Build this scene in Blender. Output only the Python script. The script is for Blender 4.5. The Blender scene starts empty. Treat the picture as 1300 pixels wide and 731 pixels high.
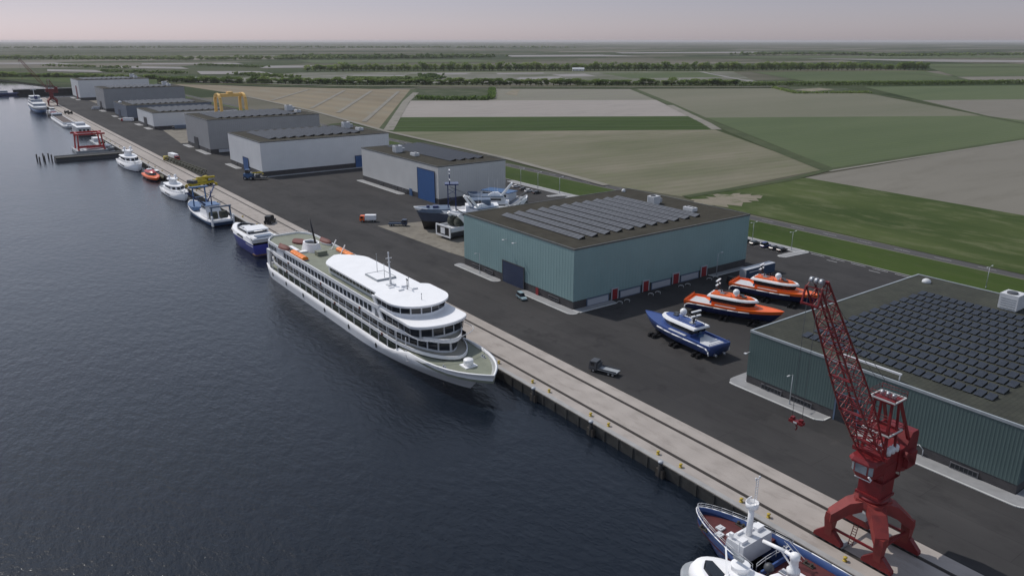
import bpy, math, random
from mathutils import Vector, Matrix
PI = math.pi
R = math.radians
S = bpy.context.scene
COL = S.collection
rnd = random.Random(7)
H = 75.0            # camera height over the quay, metres
YAW = R(35.9); FPX = 965.0; PITCH = math.atan(313.5 / FPX)
WL = -2.3           # water level
QX = 96.0           # quay edge


def g(x, y, z=0.0):
    """point on the level z seen at photo pixel x, y (used for the fields' corners)"""
    u = (x - 650) / FPX; v = (365.5 - y) / FPX
    fw = math.cos(PITCH) + v * math.sin(PITCH); up = -math.sin(PITCH) + v * math.cos(PITCH)
    X = fw * math.sin(YAW) + u * math.cos(YAW); Y = fw * math.cos(YAW) - u * math.sin(YAW)
    t = (z - H) / up
    return (X * t, Y * t)


# ------------------------------------------------------------------ materials
def nodes_of(name):
    m = bpy.data.materials.new(name); m.use_nodes = True
    nt = m.node_tree
    return m, nt, nt.nodes['Principled BSDF']


def link(nt, a, b): nt.links.new(a, b)


def mat(name, c, rough=.5, metal=0., var=.12, scale=.35, bump=0., bscale=3., detail=3, dirt=None):
    m, nt, b = nodes_of(name)
    b.inputs['Roughness'].default_value = rough; b.inputs['Metallic'].default_value = metal
    tc = nt.nodes.new('ShaderNodeTexCoord')
    n = nt.nodes.new('ShaderNodeTexNoise'); n.inputs['Scale'].default_value = scale; n.inputs['Detail'].default_value = detail
    n.inputs['Roughness'].default_value = .6
    link(nt, tc.outputs['Object'], n.inputs['Vector'])
    cr = nt.nodes.new('ShaderNodeValToRGB')
    cr.color_ramp.elements[0].position = .3; cr.color_ramp.elements[1].position = .7
    cr.color_ramp.elements[0].color = (*[x * (1 - var) for x in c], 1)
    cr.color_ramp.elements[1].color = (*[min(1, x * (1 + var)) for x in c], 1)
    link(nt, n.outputs['Fac'], cr.inputs['Fac'])
    out = cr.outputs['Color']
    if dirt:
        n2 = nt.nodes.new('ShaderNodeTexNoise'); n2.inputs['Scale'].default_value = dirt[1]; n2.inputs['Detail'].default_value = 5
        link(nt, tc.outputs['Object'], n2.inputs['Vector'])
        r2 = nt.nodes.new('ShaderNodeValToRGB'); r2.color_ramp.elements[0].position = dirt[2]; r2.color_ramp.elements[1].position = dirt[3]
        mx = nt.nodes.new('ShaderNodeMix'); mx.data_type = 'RGBA'
        link(nt, n2.outputs['Fac'], r2.inputs['Fac']); link(nt, r2.outputs['Color'], mx.inputs['Factor'])
        link(nt, out, mx.inputs['A']); mx.inputs['B'].default_value = (*dirt[0], 1)
        out = mx.outputs['Result']
    link(nt, out, b.inputs['Base Color'])
    if bump:
        nb = nt.nodes.new('ShaderNodeTexNoise'); nb.inputs['Scale'].default_value = bscale; nb.inputs['Detail'].default_value = 4
        link(nt, tc.outputs['Object'], nb.inputs['Vector'])
        bp = nt.nodes.new('ShaderNodeBump'); bp.inputs['Strength'].default_value = bump; bp.inputs['Distance'].default_value = .1
        link(nt, nb.outputs['Fac'], bp.inputs['Height']); link(nt, bp.outputs['Normal'], b.inputs['Normal'])
    return m


M = {}
def mk(key, *a, **k): M[key] = mat(key, *a, **k)
mk('white_paint', (.86, .86, .87), .35, var=.03)
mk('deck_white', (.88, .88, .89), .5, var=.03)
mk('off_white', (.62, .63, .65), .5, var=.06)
mk('grey_paint', (.32, .34, .36), .5)
mk('dark_grey', (.06, .065, .075), .5)
mk('black_paint', (.012, .012, .014), .45)
mk('rubber', (.015, .015, .016), .8)
mk('glass', (.012, .016, .022), .06, var=.1)
mk('window_frame', (.5, .52, .54), .4)
mk('olive_deck', (.19, .205, .155), .7, var=.1, scale=.6)
mk('tan_deck', (.33, .31, .26), .7)
mk('red_deck', (.085, .014, .015), .7, var=.2, scale=.8)
mk('blue_hull', (.035, .075, .22), .35, var=.1)
mk('navy_hull', (.016, .028, .115), .25, var=.15)
mk('royal_blue', (.028, .062, .2), .3, var=.1)
mk('purple_hull', (.075, .085, .42), .25, var=.08)
mk('steel_blue', (.05, .12, .26), .45, var=.12)
mk('slate_blue', (.10, .14, .21), .45, var=.12)
mk('orange_paint', (.85, .135, .014), .35, var=.06)
mk('raft_orange', (.85, .22, .015), .5, var=.08)
mk('boat_cover', (.14, .035, .026), .7, var=.2, scale=1.5)
mk('crane_red', (.165, .008, .011), .5, var=.16, scale=.5, dirt=((.10, .007, .009), .8, .55, .8))
mk('portal_red', (.20, .024, .021), .6, var=.15, scale=.4, dirt=((.12, .015, .015), .5, .55, .75))
mk('signal_red', (.42, .02, .02), .4, var=.1)
mk('crane_yellow', (.55, .42, .02), .45, var=.12)
mk('gantry_orange', (.78, .50, .16), .5, var=.06)
mk('bollard_yellow', (.46, .33, .03), .5)
mk('timber', (.05, .042, .035), .9, var=.3, scale=1.2)
mk('brown_hold', (.05, .028, .022), .8, var=.3, scale=.3)
mk('teak', (.16, .09, .05), .6)
mk('metal', (.45, .46, .48), .35, metal=.6)
mk('galvanised', (.42, .44, .46), .45, metal=.3)
mk('net', (.04, .045, .035), .95, var=.4, scale=3)
mk('door_blue', (.03, .10, .27), .5, var=.06)
mk('door_navy', (.035, .05, .10), .5, var=.06)
mk('door_red', (.26, .018, .025), .5, var=.06)
mk('door_dark', (.03, .033, .04), .5)
mk('plinth', (.062, .058, .06), .8, var=.15, scale=.6, bump=.3)
mk('panel_light', (.42, .44, .48), .4, var=.05)
mk('solar_mid', (.045, .050, .062), .5, var=.12, scale=.9)
mk('solar_cell', (.12, .126, .14), .5, var=.12, scale=.9)
mk('solar_dark', (.044, .052, .068), .5, var=.15, scale=.7)
mk('solar_frame', (.10, .105, .115), .5)
mk('wall_white', (.73, .73, .73), .55, var=.04, scale=.12)
mk('wall_light', (.60, .59, .57), .55, var=.04, scale=.12)
mk('wall_grey', (.32, .32, .325), .55, var=.05, scale=.12)
mk('wall_slate', (.12, .145, .19), .55, var=.05, scale=.12)
mk('wall_teal', (.235, .352, .352), .5, var=.05, scale=.12)
mk('wall_green', (.080, .122, .120), .5, var=.06, scale=.12)
mk('trim', (.30, .33, .35), .5)
mk('roof_brown', (.052, .048, .038), .9, var=.18, scale=.25, bump=.3)
mk('kerb_stone', (.33, .325, .32), .8, var=.1, scale=.5)
mk('kerb_white', (.55, .55, .54), .7, var=.1)
mk('pavement', (.27, .27, .275), .85, var=.1, scale=.4)
mk('leaf', (.05, .08, .022), .8, var=.3)
mk('bark', (.07, .05, .035), .9)
mk('olive_paint', (.06, .06, .03), .7)


def tile_roof(name, c1, c2):
    m, nt, b = nodes_of(name)
    b.inputs['Roughness'].default_value = .95
    tc = nt.nodes.new('ShaderNodeTexCoord'); br = nt.nodes.new('ShaderNodeTexBrick')
    br.inputs['Scale'].default_value = 1.; br.inputs['Brick Width'].default_value = 1.6; br.inputs['Row Height'].default_value = .9
    br.inputs['Mortar Size'].default_value = .07; br.inputs['Color1'].default_value = (*c1, 1); br.inputs['Color2'].default_value = (*c2, 1)
    br.inputs['Mortar'].default_value = (*[x * .72 for x in c1], 1)
    link(nt, tc.outputs['Object'], br.inputs['Vector'])
    n = nt.nodes.new('ShaderNodeTexNoise'); n.inputs['Scale'].default_value = .22; n.inputs['Detail'].default_value = 5
    link(nt, tc.outputs['Object'], n.inputs['Vector'])
    mx = nt.nodes.new('ShaderNodeMix'); mx.data_type = 'RGBA'; mx.blend_type = 'MULTIPLY'; mx.inputs['Factor'].default_value = .7
    cr = nt.nodes.new('ShaderNodeValToRGB'); cr.color_ramp.elements[0].color = (.6, .6, .55, 1); cr.color_ramp.elements[1].color = (1.25, 1.25, 1.15, 1)
    cr.color_ramp.elements[0].position = .3; cr.color_ramp.elements[1].position = .7
    link(nt, n.outputs['Fac'], cr.inputs['Fac']); link(nt, br.outputs['Color'], mx.inputs['A']); link(nt, cr.outputs['Color'], mx.inputs['B'])
    link(nt, mx.outputs['Result'], b.inputs['Base Color'])
    return m
for k_ in ('solar_cell', 'solar_mid', 'solar_dark', 'roof_brown', 'solar_frame'): M[k_].node_tree.nodes['Principled BSDF'].inputs['Specular IOR Level'].default_value = .08
M['roof_moss'] = tile_roof('roof_moss', (.036, .039, .030), (.045, .047, .036))


def ground_mat(name, c1, c2, scale=.05, stretch=(1, 1), rot=0., detail=8, c3=None, s3=.4, stripes=None, rough=.95):
    """c1..c2 mixed by broad noise, c3 speckled in by finer noise, optional (width, strength) working lines along local y"""
    m, nt, b = nodes_of(name)
    b.inputs['Roughness'].default_value = rough; b.inputs['Specular IOR Level'].default_value = .15
    tc = nt.nodes.new('ShaderNodeNewGeometry'); mp = nt.nodes.new('ShaderNodeMapping')
    mp.inputs['Rotation'].default_value = (0, 0, rot); mp.inputs['Scale'].default_value = (stretch[0], stretch[1], 1)
    link(nt, tc.outputs['Position'], mp.inputs['Vector'])
    n = nt.nodes.new('ShaderNodeTexNoise'); n.inputs['Scale'].default_value = scale; n.inputs['Detail'].default_value = detail
    n.inputs['Roughness'].default_value = .62
    link(nt, mp.outputs['Vector'], n.inputs['Vector'])
    cr = nt.nodes.new('ShaderNodeValToRGB'); cr.color_ramp.elements[0].position = .34; cr.color_ramp.elements[1].position = .66
    cr.color_ramp.elements[0].color = (*c1, 1); cr.color_ramp.elements[1].color = (*c2, 1)
    link(nt, n.outputs['Fac'], cr.inputs['Fac']); out = cr.outputs['Color']
    if c3:
        n3 = nt.nodes.new('ShaderNodeTexNoise'); n3.inputs['Scale'].default_value = s3; n3.inputs['Detail'].default_value = 6
        n3.inputs['Roughness'].default_value = .7
        link(nt, mp.outputs['Vector'], n3.inputs['Vector'])
        r3 = nt.nodes.new('ShaderNodeValToRGB'); r3.color_ramp.elements[0].position = .5; r3.color_ramp.elements[1].position = .72
        link(nt, n3.outputs['Fac'], r3.inputs['Fac'])
        mx = nt.nodes.new('ShaderNodeMix'); mx.data_type = 'RGBA'
        link(nt, r3.outputs['Color'], mx.inputs['Factor']); link(nt, out, mx.inputs['A']); mx.inputs['B'].default_value = (*c3, 1)
        out = mx.outputs['Result']
    if stripes:
        w = nt.nodes.new('ShaderNodeTexWave'); w.wave_type = 'BANDS'; w.bands_direction = 'X'
        w.inputs['Scale'].default_value = 2 * PI / stripes[0] / 20; w.inputs['Distortion'].default_value = 1.2; w.inputs['Detail'].default_value = 2
        w.inputs['Detail Scale'].default_value = .3
        mp2 = nt.nodes.new('ShaderNodeMapping'); mp2.inputs['Rotation'].default_value = (0, 0, stripes[2])
        link(nt, tc.outputs['Position'], mp2.inputs['Vector']); link(nt, mp2.outputs['Vector'], w.inputs['Vector'])
        r4 = nt.nodes.new('ShaderNodeValToRGB'); k = stripes[1]
        r4.color_ramp.elements[0].color = (1 - k,) * 3 + (1,); r4.color_ramp.elements[1].color = (1 + k,) * 3 + (1,)
        link(nt, w.outputs['Fac'], r4.inputs['Fac'])
        mx = nt.nodes.new('ShaderNodeMix'); mx.data_type = 'RGBA'; mx.blend_type = 'MULTIPLY'; mx.inputs['Factor'].default_value = 1
        link(nt, out, mx.inputs['A']); link(nt, r4.outputs['Color'], mx.inputs['B']); out = mx.outputs['Result']
    link(nt, out, b.inputs['Base Color'])
    return m


# ------------------------------------------------------------------ mesh builder
class MB:
    def __init__(s): s.v = []; s.f = []; s.mi = []; s.cur = 0; s.sm = []
    def face(s, idx, smooth=False): s.f.append(tuple(idx)); s.mi.append(s.cur); s.sm.append(smooth)
    def quad(s, *pts, smooth=False):
        n = len(s.v); s.v += [tuple(p) for p in pts]; s.face(range(n, n + len(pts)), smooth); return s
    def box(s, x0, x1, y0, y1, z0, z1):
        return s.prism([(x0, y0), (x1, y0), (x1, y1), (x0, y1)], z0, z1)
    def prism(s, pts, z0, z1, top=None):
        n = len(s.v); k = len(pts); top = top or pts
        zt = z1 if callable(z1) else (lambda p: z1)
        s.v += [(p[0], p[1], z0) for p in pts] + [(p[0], p[1], zt(p)) for p in top]
        s.face(range(n + k - 1, n - 1, -1)); s.face(range(n + k, n + 2 * k))
        for i in range(k): j = (i + 1) % k; s.face((n + i, n + j, n + k + j, n + k + i))
        return s
    def loft(s, rings, c0=True, c1=True, smooth=True, mats=None):
        n = len(s.v); k = len(rings[0]); old = s.cur
        for r in rings: s.v += [tuple(p) for p in r]
        for a in range(len(rings) - 1):
            if mats: s.cur = mats[a]
            for i in range(k):
                j = (i + 1) % k
                s.face((n + a * k + i, n + a * k + j, n + (a + 1) * k + j, n + (a + 1) * k + i), smooth)
        if c0: s.cur = mats[0] if mats else s.cur; s.face(range(n + k - 1, n - 1, -1))
        if c1: s.cur = mats[-1] if mats else s.cur; m = n + (len(rings) - 1) * k; s.face(range(m, m + k))
        s.cur = old
        return s
    def bar(s, p0, p1, w, h=None, w1=None, h1=None):
        """rectangular beam between two points (w across, h up)"""
        h = h or w; w1 = w1 or w; h1 = h1 or h
        p0 = Vector(p0); p1 = Vector(p1); d = (p1 - p0).normalized()
        up = Vector((0, 0, 1)) if abs(d.z) < .95 else Vector((0, 1, 0))
        a = d.cross(up).normalized(); b = a.cross(d)
        r = [[p + a * sx * ww / 2 + b * sy * hh / 2 for sx, sy in ((-1, -1), (1, -1), (1, 1), (-1, 1))] for p, ww, hh in ((p0, w, h), (p1, w1, h1))]
        return s.loft(r, smooth=False)
    def cyl(s, p0, p1, r0, r1=None, n=10, smooth=True):
        r1 = r0 if r1 is None else r1
        p0 = Vector(p0); p1 = Vector(p1); d = (p1 - p0).normalized()
        up = Vector((0, 0, 1)) if abs(d.z) < .95 else Vector((1, 0, 0))
        a = d.cross(up).normalized(); b = a.cross(d)
        rr = [[p + a * math.cos(2 * PI * i / n) * r + b * math.sin(2 * PI * i / n) * r for i in range(n)] for p, r in ((p0, r0), (p1, r1))]
        return s.loft(rr, smooth=smooth)
    def tube(s, pts, r, n=6):
        for a, b in zip(pts, pts[1:]): s.cyl(a, b, r, r, n)
        return s
    def lathe(s, prof, c=(0, 0), n=14):
        return s.loft([[(c[0] + r * math.cos(2 * PI * i / n), c[1] + r * math.sin(2 * PI * i / n), z) for i in range(n)] for r, z in prof])
    def ball(s, c, r, n=10, sz=1.):
        k = 6
        return s.lathe_at(c, [(max(.02 * r, r * math.sin(PI * i / k)), -r * math.cos(PI * i / k) * sz) for i in range(k + 1)], n)
    def lathe_at(s, c, prof, n=10):
        return s.loft([[(c[0] + r * math.cos(2 * PI * i / n), c[1] + r * math.sin(2 * PI * i / n), c[2] + z) for i in range(n)] for r, z in prof])
    def data(s, name, mats):
        me = bpy.data.meshes.new(name); me.from_pydata(s.v, [], s.f)
        for m in (mats if isinstance(mats, (list, tuple)) else [mats]): me.materials.append(M[m] if isinstance(m, str) else m)
        me.polygons.foreach_set('material_index', s.mi); me.polygons.foreach_set('use_smooth', s.sm)
        me.update()
        return me
    def build(s, name, mats, parent=None, label=None, kind=None):
        o = bpy.data.objects.new(name, s.data(name, mats)); COL.objects.link(o)
        if parent: o.parent = parent
        if label: o['label'] = label
        if kind: o['kind'] = kind
        return o


def tag(o, label=None, cat=None, group=None, kind=None):
    if label: o['label'] = label
    if cat: o['category'] = cat
    if group: o['group'] = group
    if kind: o['kind'] = kind
    return o


def thing(name, label, cat, loc=(0, 0, 0), rz=0., group=None):
    o = bpy.data.objects.new(name, None); COL.objects.link(o)
    o.location = loc; o.rotation_euler = (0, 0, rz); o.empty_display_size = .5
    return tag(o, label, cat, group)


def place(o, loc, rz=0., s=1.):
    o.location = loc; o.rotation_euler = (0, 0, rz); o.scale = (s, s, s) if not isinstance(s, tuple) else s
    return o


def inst(name, me, parent=None, loc=(0, 0, 0), rz=0., sc=(1, 1, 1)):
    o = bpy.data.objects.new(name, me); COL.objects.link(o); o.parent = parent
    o.location = loc; o.rotation_euler = (0, 0, rz); o.scale = sc
    return o


def kids(o): return [c for c in bpy.data.objects if c.parent == o]


def copy_tree(o, parent=None, label=None):
    c = o.copy(); COL.objects.link(c); c.parent = parent
    if label: c['label'] = label
    for ch in kids(o): copy_tree(ch, c)
    return c


def structure(name, mb, m):
    o = mb.build(name, m); o['kind'] = 'structure'; return o


# ------------------------------------------------------------------ boat helpers
def plan(y0, y1, b, n=16, sb=.6, pb=2., qb=.7, ss=.15, sw=.85, z=0.):
    """outline of a deck: starboard side stern to bow, then port side back; z number or function of y"""
    pts = []
    for i in range(n + 1):
        s = .5 * (.5 - .5 * math.cos(PI * i / n)) + .5 * math.sin(PI / 2 * i / n)
        h = b
        if s > sb: h *= max(0, 1 - ((s - sb) / (1 - sb)) ** pb) ** qb
        if s < ss: h *= sw + (1 - sw) * math.sin(PI / 2 * s / ss)
        pts.append((max(h, .04), y0 + (y1 - y0) * s))
    full = pts + [(-x, y) for x, y in reversed(pts)]
    zf = z if callable(z) else (lambda y: z)
    return [(x, y, zf(y)) for x, y in full]


def xy(pl): return [(p[0], p[1]) for p in pl]


def at_z(pl, z):
    zf = z if callable(z) else (lambda y: z)
    return [(p[0], p[1], zf(p[1])) for p in pl]


def wallring(mb, outer, inner, z0, z1):
    return mb.loft([at_z(outer, z0), at_z(outer, z1), at_z(inner, z1), at_z(inner, z0)], c0=False, c1=False, smooth=False)


def along(pl, step, half=True, ymin=None, ymax=None, xmin=None):
    """points at equal steps along an outline (starboard, round the bow, port): (x, y, angle of the tangent)"""
    out = []; acc = step / 2
    for a, b in zip(pl, pl[1:]):
        d = math.hypot(b[0] - a[0], b[1] - a[1])
        while acc <= d:
            t = acc / d
            x = a[0] + (b[0] - a[0]) * t; y = a[1] + (b[1] - a[1]) * t
            ok = (ymin is None or y >= ymin) and (ymax is None or y <= ymax) and (xmin is None or x >= xmin)
            if ok: out.append((x, y, math.atan2(b[1] - a[1], b[0] - a[0])))
            acc += step
        acc -= d
    return out
WIN = MB().box(-.5, .5, -.08, .08, 0, 1).data('window', 'glass')


def railing(mb, pts, h=1.1, r=.035, post=2.):
    for zz in (h, h * .55): mb.tube([(p[0], p[1], p[2] + zz) for p in pts], r, 4)
    for p in pts: mb.cyl(p, (p[0], p[1], p[2] + h), r, r, 4)
    return mb
# ------------------------------------------------------------------ setting: ground, water, fields, quay, roads
def land_mat():
    m, nt, b = nodes_of('far_land')
    b.inputs['Roughness'].default_value = 1.; b.inputs['Specular IOR Level'].default_value = .1
    ge = nt.nodes.new('ShaderNodeNewGeometry')
    mp = nt.nodes.new('ShaderNodeMapping'); mp.inputs['Rotation'].default_value = (0, 0, R(20)); mp.inputs['Scale'].default_value = (1 / 900, 1 / 420, 1)
    link(nt, ge.outputs['Position'], mp.inputs['Vector'])
    nz = nt.nodes.new('ShaderNodeTexNoise'); nz.inputs['Scale'].default_value = .0025; nz.inputs['Detail'].default_value = 8; nz.inputs['Roughness'].default_value = .65
    link(nt, ge.outputs['Position'], nz.inputs['Vector'])
    vo = nt.nodes.new('ShaderNodeTexVoronoi'); vo.inputs['Scale'].default_value = 1.; vo.distance = 'CHEBYCHEV'
    link(nt, mp.outputs['Vector'], vo.inputs['Vector'])
    sep = nt.nodes.new('ShaderNodeSeparateColor'); link(nt, vo.outputs['Color'], sep.inputs['Color'])
    ad = nt.nodes.new('ShaderNodeMath'); ad.operation = 'MULTIPLY_ADD'; ad.inputs[1].default_value = .55
    m2 = nt.nodes.new('ShaderNodeMath'); m2.operation = 'MULTIPLY'; m2.inputs[1].default_value = .5
    link(nt, nz.outputs['Fac'], m2.inputs[0]); link(nt, sep.outputs['Red'], ad.inputs[0]); link(nt, m2.outputs[0], ad.inputs[2])
    cr = nt.nodes.new('ShaderNodeValToRGB'); e = cr.color_ramp.elements
    e[0].position = .2; e[0].color = (.020, .032, .012, 1); e[1].position = .85; e[1].color = (.17, .155, .13, 1)
    for p, c in ((.38, (.035, .052, .018)), (.52, (.058, .068, .034)), (.64, (.09, .088, .062))):
        x = e.new(p); x.color = (*c, 1)
    link(nt, ad.outputs[0], cr.inputs['Fac']); link(nt, cr.outputs['Color'], b.inputs['Base Color'])
    return m


outline = [(QX, -6000), (QX, 1255), (165, 1255), (160, 1560), (96, 1916), (-160, 3200), (-2600, 9000), (-20000, 58000), (60000, 58000), (60000, -6000)]
gm = MB(); gm.v = [(x, y, 0) for x, y in outline] + [(x, y, -6) for x, y in outline]
k = len(outline)
from mathutils.geometry import tessellate_polygon
for t in tessellate_polygon([[Vector((x, y, 0)) for x, y in outline]]): gm.face(t[::-1] if False else t)
for i in range(k): j = (i + 1) % k; gm.face((i, j, k + j, k + i))
structure('ground', gm, land_mat())


def water_mat():
    m, nt, b = nodes_of('harbour_water')
    b.inputs['Base Color'].default_value = (.006, .010, .017, 1); b.inputs['Roughness'].default_value = .17; b.inputs['IOR'].default_value = 1.33
    ge = nt.nodes.new('ShaderNodeNewGeometry')
    hs = []
    for sc, st, rot in ((.48, (1, .5), .5), (1.7, (1, .5), -.2), (.035, (1, .7), .3)):
        mp = nt.nodes.new('ShaderNodeMapping'); mp.inputs['Scale'].default_value = (st[0], st[1], 1); mp.inputs['Rotation'].default_value = (0, 0, rot)
        n = nt.nodes.new('ShaderNodeTexNoise'); n.inputs['Scale'].default_value = sc; n.inputs['Detail'].default_value = 4; n.inputs['Roughness'].default_value = .6
        link(nt, ge.outputs['Position'], mp.inputs['Vector']); link(nt, mp.outputs['Vector'], n.inputs['Vector']); hs.append(n)
    a = nt.nodes.new('ShaderNodeMath'); a.operation = 'MULTIPLY_ADD'; a.inputs[1].default_value = .35
    link(nt, hs[1].outputs['Fac'], a.inputs[0]); link(nt, hs[0].outputs['Fac'], a.inputs[2])
    a2 = nt.nodes.new('ShaderNodeMath'); a2.operation = 'MULTIPLY_ADD'; a2.inputs[1].default_value = 1.4
    link(nt, hs[2].outputs['Fac'], a2.inputs[0]); link(nt, a.outputs[0], a2.inputs[2])
    bp = nt.nodes.new('ShaderNodeBump'); bp.inputs['Distance'].default_value = 1.
    sp = nt.nodes.new('ShaderNodeSeparateXYZ'); mr = nt.nodes.new('ShaderNodeMapRange')   # the inner basin lies calmer than the open reach
    mr.inputs['From Min'].default_value = 500; mr.inputs['From Max'].default_value = 1350; mr.inputs['To Min'].default_value = .3; mr.inputs['To Max'].default_value = .04
    link(nt, ge.outputs['Position'], sp.inputs[0]); link(nt, sp.outputs['Y'], mr.inputs['Value']); link(nt, mr.outputs['Result'], bp.inputs['Strength'])
    m3 = nt.nodes.new('ShaderNodeMapRange'); m3.inputs['From Min'].default_value = 500; m3.inputs['From Max'].default_value = 1350; m3.inputs['To Min'].default_value = .15; m3.inputs['To Max'].default_value = .04
    link(nt, sp.outputs['Y'], m3.inputs['Value']); link(nt, m3.outputs['Result'], b.inputs['Roughness'])
    link(nt, a2.outputs[0], bp.inputs['Height']); link(nt, bp.outputs['Normal'], b.inputs['Normal'])
    return m
structure('water', MB().quad((-60000, -6000, WL), (60000, -6000, WL), (60000, 58000, WL), (-60000, 58000, WL)), water_mat())

# quay: concrete apron with two crane rails, asphalt yard
M['concrete'] = ground_mat('concrete', (.34, .305, .278), (.41, .37, .34), .06, (1, .35), 0, 8, (.29, .26, .235), .5, (6.0, .035, PI / 2))
M['asphalt'] = ground_mat('asphalt', (.042, .041, .042), (.060, .058, .058), .035, (1, .45), .2, 10, (.036, .035, .036), .12)
M['asphalt_road'] = ground_mat('asphalt_road', (.075, .073, .073), (.09, .088, .088), .05, (1, .2), 0, 6)
M['pad_concrete'] = ground_mat('pad_concrete', (.17, .155, .13), (.24, .22, .185), .09, (1, 1), .4, 8, (.12, .105, .085), .3)
M['paint_line'] = mat('paint_line', (.38, .38, .38), .8, var=.25, scale=1.5)
M['rail_steel'] = mat('rail_steel', (.035, .028, .023), .7, var=.2)
structure('quay_apron', MB().box(QX - .15, 111.3, -120, 1255, -.3, .03), M['concrete'])
def asphalt_patches(m):
    nt = m.node_tree; b = nt.nodes['Principled BSDF']; src = b.inputs['Base Color'].links[0].from_socket
    ge = nt.nodes.new('ShaderNodeNewGeometry'); mp = nt.nodes.new('ShaderNodeMapping'); mp.inputs['Scale'].default_value = (.1, .1, 1)
    br = nt.nodes.new('ShaderNodeTexBrick'); br.inputs['Scale'].default_value = 1.; br.inputs['Brick Width'].default_value = 3.4; br.inputs['Row Height'].default_value = .62
    br.inputs['Mortar Size'].default_value = .006; br.inputs['Color1'].default_value = (.90, .90, .90, 1); br.inputs['Color2'].default_value = (1.08, 1.07, 1.06, 1); br.inputs['Mortar'].default_value = (.78, .78, .78, 1)
    mp.inputs['Rotation'].default_value = (0, 0, PI / 2); link(nt, ge.outputs['Position'], mp.inputs['Vector']); link(nt, mp.outputs['Vector'], br.inputs['Vector'])
    n = nt.nodes.new('ShaderNodeTexNoise'); n.inputs['Scale'].default_value = .09; n.inputs['Detail'].default_value = 7; n.inputs['Roughness'].default_value = .7; link(nt, ge.outputs['Position'], n.inputs['Vector'])
    r = nt.nodes.new('ShaderNodeValToRGB'); r.color_ramp.elements[0].position = .30; r.color_ramp.elements[0].color = (.62, .62, .64, 1); r.color_ramp.elements[1].position = .42; r.color_ramp.elements[1].color = (1, 1, 1, 1)
    e = r.color_ramp.elements.new(.62); e.color = (1, 1, 1, 1); e = r.color_ramp.elements.new(.75); e.color = (1.25, 1.22, 1.18, 1)
    link(nt, n.outputs['Fac'], r.inputs['Fac'])
    for s_ in (br.outputs['Color'], r.outputs['Color']):
        mx = nt.nodes.new('ShaderNodeMix'); mx.data_type = 'RGBA'; mx.blend_type = 'MULTIPLY'; mx.inputs['Factor'].default_value = 1
        link(nt, src, mx.inputs['A']); link(nt, s_, mx.inputs['B']); src = mx.outputs['Result']
    link(nt, src, b.inputs['Base Color'])
asphalt_patches(M['asphalt'])
structure('yard', MB().quad((111.3, -120, .02), (251, -120, .02), (251, 1255, .02), (111.3, 1255, .02)), M['asphalt'])
for X in (99.8, 107.65):
    mb = MB(); mb.box(X - .42, X + .42, -110, 1240, .0, .038)
    mb.box(X - .07, X + .07, -110, 1240, .038, .09)
    tag(mb.build('crane_rail', 'rail_steel'), kind='structure')
mb = MB()
mb.box(QX - .1, QX + 1.0, -120, 1255, .03, .10)
structure('quay_kerb', mb, M['kerb_stone'])
M['quay_stone'] = mat('quay_stone', (.036, .036, .034), .9, var=.35, scale=.5, bump=.6, bscale=1.5)
mb = MB(); mb.box(QX - .35, QX - .12, -120, 1255, -5, -.02)
for i in range(-28, 315): mb.box(QX - .5, QX - .36, i * 4, i * 4 + .5, -4.5, -.05)
tag(mb.build('quay_wall', 'quay_stone'), 'grey concrete quay wall dropping from the apron into the harbour water', 'wall')
mb = MB(); mb.box(250.9, 251.3, -120, 1255, 0, .14)
structure('yard_kerb', mb, M['kerb_stone'])
# grass verge, service road, ditch
M['verge_grass'] = ground_mat('verge_grass', (.030, .054, .008), (.048, .076, .014), .04, (1, .3), 0, 8, (.060, .076, .028), .3)
M['rough_grass'] = ground_mat('rough_grass', (.034, .056, .012), (.070, .092, .028), .025, (1, .35), R(8), 10, (.115, .125, .062), .10)
structure('grass_verge', MB().quad((251.3, -300, .012), (277.4, -300, .012), (277.4, 1290, .012), (251.3, 1290, .012)), M['verge_grass'])
structure('road', MB().quad((278, -400, .03), (284.6, -400, .03), (284.6, 1400, .03), (278, 1400, .03)), M['asphalt_road'])
M['verge_soil'] = ground_mat('verge_soil', (.15, .145, .125), (.21, .2, .175), .2, (1, .1), 0, 5)
mb = MB()
for X in (277.4, 284.6): mb.quad((X, -400, .016), (X + .7, -400, .016), (X + .7, 1400, .016), (X, 1400, .016))
structure('road_shoulder', mb, M['verge_soil'])
mb = MB()
for i in range(-10, 62):
    y = i * 15.
    mb.quad((281.15, y, .036), (281.4, y, .036), (281.4, y + 6, .036), (281.15, y + 6, .036))
structure('road_marking', mb, M['paint_line'])
# bay lines along the yard's landward edge
mb = MB()
for i, y in enumerate(range(86, 158, 8)):
    mb.quad((249.3, y, .026), (249.7, y, .026), (249.7, y + 5.5, .026), (249.3, y + 5.5, .026))
    if i % 2: mb.quad((246.2, y + 1, .026), (246.6, y + 1, .026), (246.6, y + 5, .026), (246.2, y + 5, .026))
structure('bay_marking', mb, M['paint_line'])
# lighter concrete pads between the sheds
def ground_poly(name, pts, m, z):
    return structure(name, MB().quad(*[(x, y, z) for x, y in pts]), M[m])
ground_poly('concrete_pad', [(139, 290), (158, 286), (186, 288), (186, 224), (143, 225), (141.5, 236)], 'pad_concrete', .03)
ground_poly('concrete_pad', [(140, 628), (225, 628), (225, 735), (150, 735)], 'pad_concrete', .034)
ground_poly('concrete_pad', [(152, 1035), (215, 1035), (215, 1165), (152, 1165)], 'pad_concrete', .03)

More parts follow.
